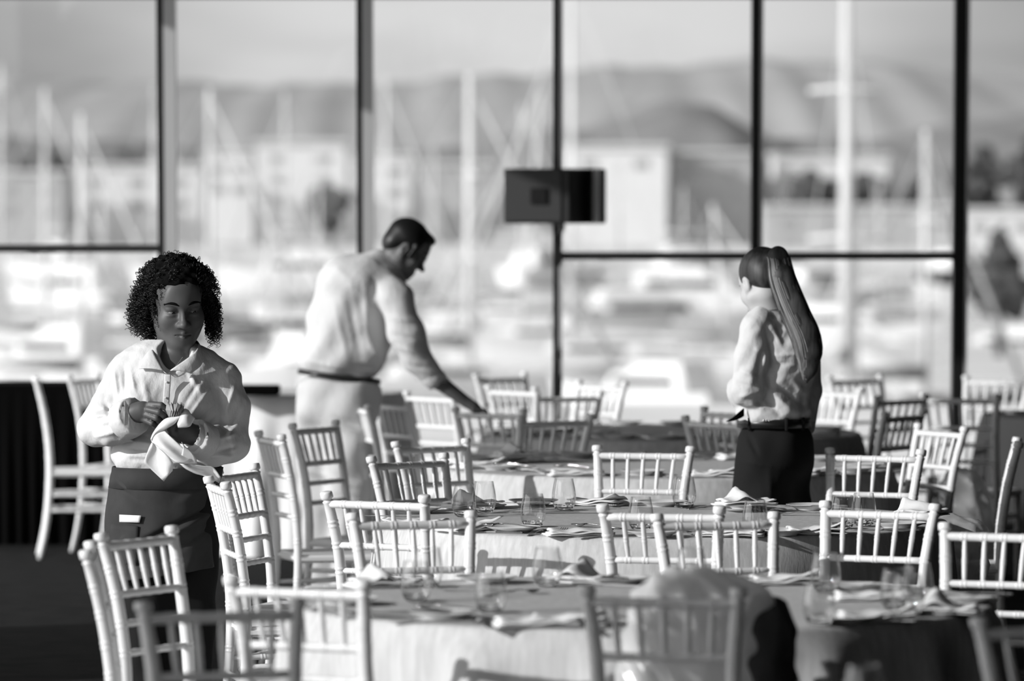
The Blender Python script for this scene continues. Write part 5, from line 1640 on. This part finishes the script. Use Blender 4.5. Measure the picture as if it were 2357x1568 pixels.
tag(world_thing(W, o), 'white napkin trailing from the curly haired woman\'s hands over her apron', 'napkin')

RK = 1.0
# ================================================================== the woman with the ponytail
W2 = Figure(642.5, 1780, 'woman with a long ponytail seen from behind in white shirt and black trousers')
P = W2.P
h2 = Head(P(1753, 652, 0.0), rotm(-156, 24, 0), 0.97)
zs = np.concatenate([np.arange(-0.01, 0.86, 0.015), np.arange(0.86, 1.30, 0.005), np.arange(1.30, 1.66, 0.003)])
f = Field(np.arange(-0.22, 0.22, 0.0042), np.arange(-0.2, 0.22, 0.0042), zs)
h2.carve(f)
f.cap(h2.h(0, 0.025, -0.055), P(1785, 735, 0.0), 0.048, 0.056, 0.03)
f.cap(P(1745, 752, -0.06), P(1858, 775, 0.07), 0.040, 0.040, 0.04)
f.cap(P(1795, 780, 0), P(1785, 960, 0), 0.09, 0.095, 0.04)
f.chain(W2.PP((1740, 755, -0.07), (1720, 895, -0.08), (1702, 892, 0.10), (1700, 885, 0.17)), [0.042, 0.036, 0.030, 0.026], 0.02)
f.chain(W2.PP((1862, 790, 0.07), (1868, 900, 0.08), (1860, 985, 0.05)), [0.042, 0.035, 0.025], 0.02)
f.ell(P(1857, 1012, 0.04), (0.016, 0.026, 0.036), 0.01)
for k, (dx, dd) in enumerate(((-4, 0.010), (0, 0.028), (3, 0.045), (4, 0.060))):
    finger(f, W2.PP((1857 + dx, 1028, dd), (1853 + dx, 1044, dd - 0.004), (1846 + dx, 1056 - 2 * k, dd - 0.002)), 0.0085, 0.0065)
finger(f, W2.PP((1850, 1005, 0.02), (1842, 1022, 0.012), (1838, 1034, 0.012)), 0.0105, 0.0075)
f.ell(P(1698, 880, 0.20), (0.026, 0.036, 0.016), 0.01)
for k in range(4):
    finger(f, W2.PP((1682 + 9 * k, 876, 0.225), (1680 + 9 * k, 872, 0.255), (1682 + 8 * k, 878, 0.275)), 0.0085, 0.0065)
finger(f, W2.PP((1716, 874, 0.20), (1722, 868, 0.225), (1720, 866, 0.245)), 0.0105, 0.0075)
f.ell(P(1782, 1020, 0), (0.115, 0.10, 0.09), 0.04)
for sx, ex, d in ((1762, 1742, -0.05), (1805, 1790, 0.05)):
    f.chain(W2.PP((sx, 1070, d), ((sx + ex) / 2, 1330, d), (ex, 1560, d)), [0.080, 0.052, 0.040], 0.03)
    f.cap(P(ex, 1588, d), P(ex - 50, 1596, d + 0.08), 0.036, 0.028, 0.02)
field_obj('body', f, M['skin_fair'], W2.root)
h2.eyes(W2.root); h2.brows(W2.root, M['hair_dark'])
g = Field(*grid((-0.20, -0.20, 0.975), (0.20, 0.22, 1.42), 0.0042))
g.ell(P(1796, 825, 0.0), (0.122, 0.115, 0.15), 0.04)
g.cap(P(1744, 752, -0.065), P(1856, 778, 0.07), 0.056, 0.056, 0.05)
g.cap(P(1768, 722, -0.01), P(1800, 726, 0.01), 0.052, 0.052, 0.05)
g.cap(P(1798, 850, 0), P(1782, 960, 0), 0.118, 0.122, 0.05, flat=((-0.6, 0.8, 0), 0.9))
g.ell(P(1778, 948, -0.01), (0.128, 0.112, 0.045), 0.04)
g.chain(W2.PP((1742, 757, -0.075), (1728, 830, -0.105), (1722, 892, -0.105)), [0.060, 0.057, 0.056], 0.025)
g.chain(W2.PP((1722, 892, -0.105), (1708, 900, 0.0), (1700, 892, 0.10)), [0.058, 0.052, 0.042], 0.025)
g.ell(P(1720, 905, -0.09), (0.050, 0.05, 0.050), 0.02)
g.chain(W2.PP((1852, 795, 0.075), (1856, 890, 0.085), (1852, 978, 0.055)), [0.056, 0.048, 0.040], 0.02)
for a, b, r, dp in [((1760, 750, -0.10), (1780, 850, -0.13), 0.012, -0.014), ((1775, 745, -0.10), (1800, 800, -0.12), 0.009, 0.009), ((1735, 800, -0.15), (1770, 815, -0.15), 0.009, 0.008),
                    ((1755, 800, -0.13), (1740, 880, -0.15), 0.012, -0.016), ((1765, 820, -0.12), (1850, 815, -0.10), 0.008, 0.007), ((1765, 840, -0.12), (1830, 835, -0.12), 0.008, -0.007),
                    ((1700, 850, -0.14), (1745, 870, -0.16), 0.009, 0.008), ((1695, 880, -0.12), (1745, 895, -0.16), 0.008, -0.008), ((1700, 915, -0.12), (1738, 905, -0.15), 0.009, 0.008),
                    ((1770, 900, -0.12), (1825, 945, -0.11), 0.014, 0.018), ((1760, 915, -0.12), (1800, 960, -0.12), 0.011, -0.012), ((1790, 890, -0.12), (1845, 930, -0.10), 0.010, -0.010), ((1820, 870, -0.11), (1865, 920, -0.05), 0.012, 0.010),
                    ((1725, 930, -0.12), (1765, 945, -0.12), 0.010, 0.010), ((1850, 880, -0.06), (1845, 960, -0.06), 0.010, -0.010)]:
    creases(g, P(*a), P(*b), r, dp * 0.8)
ripple(g, 0.003, 36, 34, 28, 1.9)
ripple(g, 0.0014, 75, 60, 66, 0.4)
g.half(P(1782, 972, 0), (0, 0, -1), 0.006)
g.cap(h2.h(0, 0.02, -0.05), P(1783, 712, 0), 0.052, 0.050, 0.006, '-')
shirt2 = field_obj('shirt', g, M['shirt'], W2.root)
cr = []
for ang in np.linspace(0, 2 * math.pi, 26):
    cr.append((P(1775, 712)[0] + 0.060 * math.cos(ang), 0.060 * math.sin(ang), P(0, 708)[2] + 0.016 * math.cos(ang) * -1))
rows2 = []
V, Fc = [], []
for j, (rad, dz) in enumerate(((0.054, -0.006), (0.056, 0.022), (0.060, 0.026), (0.066, 0.010), (0.073, -0.016))):
    for i in range(28):
        a = 2 * math.pi * i / 28
        V.append((P(1773, 712)[0] + rad * math.cos(a), rad * math.sin(a), P(0, 712)[2] + dz - 0.018 * (math.cos(a) * -0.6 + math.sin(a) * 0.8)))
for j in range(4):
    for i in range(28):
        Fc.append((j * 28 + i, j * 28 + (i + 1) % 28, (j + 1) * 28 + (i + 1) % 28, (j + 1) * 28 + i))
sheet_obj('collar', [(np.array(V), Fc)], M['shirt'], shirt2, 0.003)
t3 = Field(*grid((-0.22, -0.18, -0.005), (0.20, 0.20, 1.01), (0.006, 0.006, 0.008)))
t3.ell(P(1783, 1010, 0), (0.132, 0.122, 0.085), 0.04)
t3.ell(P(1800, 1060, -0.02), (0.110, 0.12, 0.085), 0.05)
for sx, ex, d in ((1758, 1742, -0.05), (1800, 1790, 0.05)):
    t3.chain(W2.PP((sx, 1070, d), (sx - 6, 1180, d), ((sx + ex) / 2, 1330, d), (ex, 1575, d)), [0.108, 0.104, 0.080, 0.072], 0.05)
t3.half(P(1783, 1590, 0), (0, 0, -1)).half(P(1783, 972, 0), (0, 0, 1))
for a, b, r, dp in [((1722, 1000, -0.14), (1745, 1050, -0.14), 0.008, -0.010), ((1708, 1060, -0.13), (1850, 1085, -0.11), 0.010, 0.006), ((1770, 1075, -0.14), (1775, 1180, -0.15), 0.010, 0.006)]:
    creases(t3, P(*a), P(*b), r, dp * 0.8)
ripple(t3, 0.003, 36, 30, 20, 0.9)
trs = field_obj('trousers', t3, M['black_fabric'], W2.root)
V, Fc = ring_mesh([(P(1781, 963, 0), 0.1285, 0.1205), (P(1781, 972, 0), 0.1305, 0.1225), (P(1782, 984, 0), 0.1315, 0.1235)], 80)
belt = sheet_obj('belt', [(V, Fc)], M['leather'], W2.root, 0.004)
bm = bmesh.new()
for k in range(3):
    bmesh.ops.create_uvsphere(bm, u_segments=10, v_segments=8, radius=0.004, matrix=Matrix.Translation(Vector(P(1758 + 6 * k, 968 + k * 0.5, -0.1215))))
bm_obj('belt_studs', bm, M['silver'], belt)
for px in (1806, 1845, 1722):
    bm = bmesh.new(); q = (P(px, 973)[0] - P(1781, 973)[0]) / 0.131
    yy = -0.1245 * math.sqrt(max(0, 1 - q * q))
    box(bm, P(px, 973)[0], yy - 0.002, P(px, 974)[2], 0.011, 0.008, 0.046, bevel=0.002)
    bm_obj('belt_loop', bm, M['black_fabric'], trs)
tie = patch('t', W2.PP((1712, 940, -0.10), (1700, 950, -0.115), (1685, 962, -0.12), (1671, 970, -0.12)), W2.PP((1712, 958, -0.10), (1702, 964, -0.115), (1688, 969, -0.12), (1671, 971, -0.12)), None, None, 12, 5)
sheet_obj('tie_end', [tie], M['black_cloth'], W2.root, 0.004)
for sx, d, dx in ((1742, -0.05, -50), (1790, 0.05, -50)):
    s4 = Field(*grid((P(sx, 0)[0] - 0.16, d - 0.08, -0.002), (P(sx, 0)[0] + 0.09, d + 0.19, 0.09), 0.007))
    s4.cap(P(sx + 8, 1582, d - 0.01), P(sx + dx, 1594, d + 0.09), 0.046, 0.038, 0.03).half((0, 0, 0.003), (0, 0, -1))
    field_obj('shoe', s4, M['leather'], W2.root)
hb = Field(*grid((-0.18, -0.16, 1.40), (0.12, 0.16, 1.68), 0.004))
hb.ell(h2.h(0, 0.016, 0.046), (0.0765, 0.096, 0.082), 0.01, rot=h2.R)
hb.ell(h2.h(0, 0.055, 0.000), (0.055, 0.055, 0.055), 0.03, rot=h2.R)
hb.ell(h2.h(0, -0.095, -0.020), (0.075, 0.075, 0.070), 0.008, '-', rot=h2.R)
hb.ell(h2.h(0, -0.02, -0.085), (0.10, 0.085, 0.060), 0.010, '-', rot=h2.R)
hb.ell(P(1782, 588, -0.06), (0.034, 0.036, 0.026), 0.02)
hair2 = field_obj('hair', hb, M['hair_dark'], W2.root)
# ponytail: a tapering flat bundle covered with strands
cl = W2.PP((1772, 590, -0.060), (1790, 592, -0.100), (1800, 640, -0.125), (1826, 710, -0.135), (1852, 768, -0.140), (1862, 812, -0.135), (1861, 850, -0.125), (1855, 880, -0.120))
cw = [0.020, 0.038, 0.046, 0.050, 0.052, 0.048, 0.030, 0.008]
pt = Field(*grid((-0.06, -0.20, 1.12), (0.18, -0.02, 1.63), 0.0042))
for i in range(len(cl) - 1):
    pt.cap(cl[i], cl[i + 1], cw[i] * 0.9, cw[i + 1] * 0.9, 0.02, flat=((0.2, 1, 0.15), 0.55))
pony = field_obj('ponytail', pt, M['hair_dark'], W2.root)
rp = random.Random(5)
bmd, bml = bmesh.new(), bmesh.new()
path = smoothpath(cl, 40); wid = np.interp(np.linspace(0, 7, 40), range(8), cw)
for k in range(210):
    u = rp.uniform(-1, 1); fr = rp.uniform(0.75, 1.06); sh = rp.uniform(-0.12, 0.12)
    e = rp.uniform(0.82, 1.0)
    pts, rr2 = [], []
    for i in range(int(40 * e)):
        t = i / 39
        uu = max(-1.05, min(1.05, u + sh * t * 2 + 0.06 * math.sin(5 * t + k)))
        dep = math.sqrt(max(0, 1 - min(1, abs(uu)) ** 2)) * 0.55 * fr
        pts.append(path[i] + np.array([uu * wid[i] * 0.97, -dep * wid[i] * 0.92, uu * wid[i] * 0.25]))
        rr2.append(0.0018 * (1 - 0.5 * t))
    light = (-0.85 < u < -0.45 and rp.random() < 0.75) or rp.random() < 0.16
    tube(bml if light else bmd, pts, rr2, n=4)
bm_obj('strands', bmd, M['hair_dark'], pony)
bm_obj('highlighted_strands', bml, M['hair_light'], pony)

# ================================================================== the bending man
Mn = Figure(520.0, 800, 'man in white shirt and pale trousers bending over a far table')
P = Mn.P
h3 = Head(P(934, 573, 0.0), rotm(98, 33, 0), 1.02)
zs = np.concatenate([np.arange(-0.01, 0.80, 0.016), np.arange(0.80, 0.96, 0.005), np.arange(0.96, 1.36, 0.009), np.arange(1.36, 1.74, 0.0034)])
f = Field(np.arange(-0.28, 0.66, 0.0055), np.arange(-0.26, 0.32, 0.0055), zs)
h3.carve(f, fem=False, nose=1.08)
f.cap(h3.h(0, 0.028, -0.055), P(880, 640, 0.0), 0.056, 0.066, 0.03)
f.cap(P(850, 650, 0), P(785, 850, 0), 0.12, 0.12, 0.05)
f.cap(P(905, 680, -0.13), P(880, 672, 0.13), 0.05, 0.05, 0.05)
f.chain(Mn.PP((915, 690, -0.15), (945, 795, -0.16), (1003, 873, -0.13), (1072, 925, -0.10)), [0.050, 0.042, 0.036, 0.027], 0.02)
f.ell(P(1092, 938, -0.10), (0.042, 0.030, 0.026), 0.02, rot=Matrix.Rotation(0.7, 3, 'Y'))
for k, dd in enumerate((-0.130, -0.112, -0.094, -0.078)):
    finger(f, Mn.PP((1104, 943, dd), (1118, 949 - k, dd - 0.002), (1124, 957 - k, dd)), 0.0098, 0.0075)
finger(f, Mn.PP((1090, 946, -0.125), (1100, 956, -0.130), (1108, 962, -0.125)), 0.0120, 0.0085)
f.chain(Mn.PP((872, 680, 0.15), (868, 790, 0.21), (835, 872, 0.24), (822, 890, 0.24)), [0.050, 0.042, 0.032, 0.026], 0.02)
f.ell(P(812, 902, 0.24), (0.036, 0.022, 0.030), 0.02)
for k in range(4):
    finger(f, Mn.PP((800, 898 + 5 * k, 0.24), (788, 903 + 5 * k, 0.245), (780, 911 + 4 * k, 0.24)), 0.0098, 0.0075)
finger(f, Mn.PP((812, 892, 0.225), (800, 888, 0.215), (792, 892, 0.212)), 0.0120, 0.0085)
for sx, d in ((738, 0.06), (806, -0.05)):
    f.chain(Mn.PP((sx + 6, 920, d), (sx, 1140, d), (sx + 4, 1350, d)), [0.085, 0.056, 0.044], 0.03)
    f.cap(P(sx, 1375, d), P(sx + 70, 1382, d), 0.038, 0.030, 0.02)
field_obj('body', f, M['skin_mid'], Mn.root)
h3.eyes(Mn.root); h3.brows(Mn.root, M['hair_black'])
# spectacles
bm = bmesh.new()
for s in (-1, 1):
    tube(bm, [h3.h(s * 0.031 + 0.021 * math.cos(a), -0.096, 0.0 + 0.016 * math.sin(a)) for a in np.linspace(0, 2 * math.pi, 25)], 0.0015, n=5, cap=False)
    tube(bm, [h3.h(s * 0.052, -0.095, 0.004), h3.h(s * 0.074, -0.06, 0.006), h3.h(s * 0.079, 0.012, 0.006)], 0.0015, n=5)
tube(bm, [h3.h(-0.010, -0.097, 0.004), h3.h(0, -0.100, 0.007), h3.h(0.010, -0.097, 0.004)], 0.0015, n=5)
bm_obj('spectacles', bm, M['black_metal'], Mn.root)
g = Field(*grid((-0.26, -0.27, 0.96), (0.44, 0.33, 1.62), 0.0055))
g.ell(P(826, 650, 0.0), (0.190, 0.185, 0.130), 0.05)
g.ell(P(802, 740, 0.0), (0.186, 0.165, 0.165), 0.06)
g.ell(P(785, 825, 0.0), (0.184, 0.150, 0.115), 0.08)
g.ell(P(845, 800, 0.0), (0.090, 0.13, 0.11), 0.05)
g.cap(P(876, 612, 0.0), P(900, 632, 0.0), 0.066, 0.062, 0.04)
g.cap(P(905, 685, -0.12), P(885, 672, 0.13), 0.072, 0.070, 0.05)
g.chain(Mn.PP((912, 692, -0.15), (936, 770, -0.165), (960, 828, -0.155), (1003, 873, -0.13)), [0.080, 0.072, 0.060, 0.046], 0.04)
g.chain(Mn.PP((870, 680, 0.15), (866, 785, 0.21), (835, 868, 0.235)), [0.075, 0.066, 0.050], 0.03)
for a, b, r, dp in [((760, 600, -0.12), (850, 700, -0.19), 0.020, 0.008), ((860, 640, -0.16), (880, 760, -0.17), 0.016, -0.016), ((840, 650, -0.17), (850, 800, -0.15), 0.016, 0.012), ((800, 680, -0.17), (830, 820, -0.14), 0.016, -0.010), ((770, 700, -0.16), (800, 830, -0.14), 0.018, 0.008),
                    ((900, 730, -0.21), (970, 740, -0.21), 0.014, 0.012), ((905, 770, -0.22), (975, 785, -0.22), 0.012, -0.012), ((920, 800, -0.21), (985, 820, -0.20), 0.012, 0.012), ((940, 840, -0.20), (1000, 850, -0.18), 0.010, -0.010),
                    ((850, 790, -0.15), (880, 830, -0.12), 0.014, 0.014), ((820, 840, -0.14), (880, 850, -0.11), 0.012, -0.012), ((700, 830, -0.11), (800, 850, -0.14), 0.010, 0.008)]:
    creases(g, P(*a), P(*b), r, dp * 0.8)
ripple(g, 0.0045, 26, 22, 20, 2.6)
g.half(P(780, 862, 0), (-0.13, 0, -1), 0.008)
g.cap(h3.h(0, 0.02, -0.05), P(893, 622, 0), 0.058, 0.060, 0.006, '-')
g.cap(P(1003, 873, -0.13), P(1050, 905, -0.11), 0.034, 0.034, 0.004, '-')
shirt3 = field_obj('shirt', g, M['shirt'], Mn.root)
V, Fc = [], []
ax = Vector(P(912, 598) - P(878, 640)).normalized(); u1 = ax.cross(Vector((0, 1, 0))).normalized(); u2 = ax.cross(u1)
cc = Vector(P(893, 620))
for rad, dz in ((0.064, -0.012), (0.066, 0.016), (0.070, 0.020), (0.077, 0.004), (0.084, -0.022)):
    for i in range(28):
        a = 2 * math.pi * i / 28
        V.append(cc + u1 * rad * math.cos(a) + u2 * rad * math.sin(a) + ax * dz)
for j in range(4):
    for i in range(28):
        Fc.append((j * 28 + i, j * 28 + (i + 1) % 28, (j + 1) * 28 + (i + 1) % 28, (j + 1) * 28 + i))
sheet_obj('collar', [(np.array(V), Fc)], M['shirt'], shirt3, 0.003)
bm = bmesh.new()
c0, c1 = Vector(P(985, 858, -0.14)), Vector(P(1010, 880, -0.125))
tube(bm, [c0.lerp(c1, t) for t in (0, 0.1, 0.5, 0.9, 1.0, 0.9)], [0.050, 0.053, 0.052, 0.050, 0.046, 0.038], n=24, cap=False)
bm_obj('cuff', bm, M['shirt'], shirt3)
t3 = Field(*grid((-0.30, -0.20, -0.005), (0.20, 0.22, 1.07), 0.008))
t3.ell(P(780, 895, 0), (0.184, 0.148, 0.085), 0.05)
t3.ell(P(770, 940, 0), (0.170, 0.150, 0.110), 0.05)
for sx, d in ((738, 0.06), (804, -0.05)):
    t3.chain(Mn.PP((sx + 6, 930, d), (sx, 1060, d), (sx + 2, 1140, d), (sx + 6, 1375, d)), [0.118, 0.100, 0.088, 0.082], 0.05)
t3.half(P(780, 1384, 0), (0, 0, -1)).half(P(780, 866, 0), (0.13, 0, 1))
for a, b, r, dp in [((770, 960, -0.15), (830, 985, -0.12), 0.012, -0.014), ((770, 975, -0.15), (825, 1000, -0.13), 0.012, 0.012), ((770, 1110, -0.13), (835, 1120, -0.13), 0.014, 0.012), ((775, 1140, -0.13), (840, 1150, -0.13), 0.012, -0.012), ((700, 1080, -0.03), (770, 1100, -0.03), 0.014, 0.010)]:
    creases(t3, P(*a), P(*b), r, dp * 0.8)
ripple(t3, 0.005, 24, 22, 18, 1.1)
field_obj('trousers', t3, M['khaki'], Mn.root)
V, Fc = ring_mesh([(P(781, 862, 0), 0.181, 0.147), (P(781, 872, 0), 0.184, 0.150)], 80, wave=lambda a, v: (0, 0, -0.024 * math.cos(a)))
sheet_obj('belt', [(V, Fc)], M['leather'], Mn.root, 0.004)
for sx, d in ((738, 0.06), (806, -0.05)):
    s4 = Field(*grid((P(sx, 0)[0] - 0.09, d - 0.07, -0.002), (P(sx, 0)[0] + 0.21, d + 0.07, 0.10), 0.008))
    s4.cap(P(sx - 8, 1375, d), P(sx + 75, 1383, d), 0.050, 0.040, 0.03).half((0, 0, 0.003), (0, 0, -1))
    field_obj('shoe', s4, M['leather'], Mn.root)
hb = Field(*grid((0.12, -0.12, 1.46), (0.42, 0.12, 1.74), 0.0045))
hb.ell(h3.h(0, 0.016, 0.050), np.array((0.079, 0.098, 0.084)), 0.01, rot=h3.R)
hb.ell(h3.h(0, 0.060, 0.000), (0.062, 0.052, 0.060), 0.02, rot=h3.R)
hb.ell(h3.h(0, -0.066, 0.088), (0.052, 0.030, 0.022), 0.025, rot=h3.R)
for s in (-1, 1):
    hb.cap(h3.h(s * 0.072, -0.028, 0.03), h3.h(s * 0.072, -0.022, -0.025), 0.012, 0.008, 0.01)
hb.ell(h3.h(0, -0.105, -0.010), (0.085, 0.072, 0.078), 0.010, '-', rot=h3.R)
hb.ell(h3.h(0, -0.040, -0.090), (0.12, 0.085, 0.062), 0.010, '-', rot=h3.R)
for s in (-1, 1):
    hb.ell(h3.h(s * 0.082, 0.016, -0.012), (0.02, 0.022, 0.034), 0.004, '-', rot=h3.R)
field_obj('hair', hb, M['hair_black'], Mn.root)
# ------------------------------------------------------------------ crinkled plastic bundles on chairs
def bundle(name, blobs, step, seed, label, m, cat='bag', amp=1.0, cut=None):
    lo = np.min([np.array(c) - np.array(r) - 0.06 for c, r in blobs], 0); hi = np.max([np.array(c) + np.array(r) + 0.06 for c, r in blobs], 0)
    b = Field(*grid(lo, hi, step))
    for c, r in blobs:
        b.ell(c, r, 0.05)
    rnd = random.Random(seed)
    W_ = [(rnd.uniform(-60, 60), rnd.uniform(-60, 60), rnd.uniform(-60, 60), rnd.random() * 6.28) for _ in range(7)]
    def crumple(X, Y, Z):
        v = 0
        for a, bb, c, p in W_:
            v = v + np.abs(np.sin(0.5 * (a * X + bb * Y + c * Z) + p + 1.5 * np.sin(23 * X + 17 * Z + p)))
        return (v - 4.4) * 0.0065 * amp
    b.add(crumple)
    if cut: b.half(*cut)
    o = field_obj(name, b, m, None)
    return tag(o, label, cat)
def blob(px, py, Y, rx, ry, rz):
    return (np.array(at(px, py, Y)), (rx, ry, rz))
yb = depth_for(1352, 0.905) + 0.30
bundle('plastic_bundle', [blob(1560, 1385, yb, 0.105, 0.11, 0.075), blob(1665, 1388, yb, 0.115, 0.12, 0.070), blob(1600, 1470, yb, 0.17, 0.13, 0.09), blob(1590, 1560, yb + 0.02, 0.18, 0.14, 0.12), blob(1585, 1660, yb + 0.02, 0.18, 0.14, 0.12), blob(1590, 1760, yb + 0.02, 0.17, 0.14, 0.08)], 0.008, 2,
       'crinkled clear plastic bundle heaped on the blurred front chair', M['film'])
# shaded right part of the same bundle, painted dark as its own piece
bundle('shaded_bundle', [blob(1765, 1440, yb + 0.0, 0.060, 0.09, 0.075), blob(1770, 1520, yb, 0.058, 0.09, 0.10), blob(1765, 1620, yb, 0.055, 0.09, 0.12), blob(1762, 1740, yb, 0.05, 0.08, 0.10)], 0.008, 9,
       'shaded right part of the plastic bundle, coloured dark', M['bundle_shade'], cat='clothing', amp=0.8)
yr = F / 700
bundle('plastic_bundle', [blob(2120, 1245, yr, 0.10, 0.12, 0.05), blob(2200, 1232, yr, 0.11, 0.13, 0.06), blob(2160, 1290, yr, 0.16, 0.15, 0.06), blob(2160, 1340, yr, 0.15, 0.14, 0.06)], 0.008, 5,
       'crinkled clear plastic bundle behind the large chair at the right frame edge', M['film'])
yq = F / 560
bundle('plastic_bundle', [blob(2215, 1110, yq, 0.09, 0.10, 0.06), blob(2225, 1165, yq, 0.11, 0.12, 0.09), blob(2225, 1240, yq, 0.13, 0.13, 0.13), blob(2222, 1340, yq, 0.14, 0.13, 0.15), blob(2222, 1425, yq, 0.14, 0.13, 0.09)], 0.010, 7,
       'dim plastic bundle in the shadow behind the brightly lit leaning chair', M['film'])
bpy.context.view_layer.update()
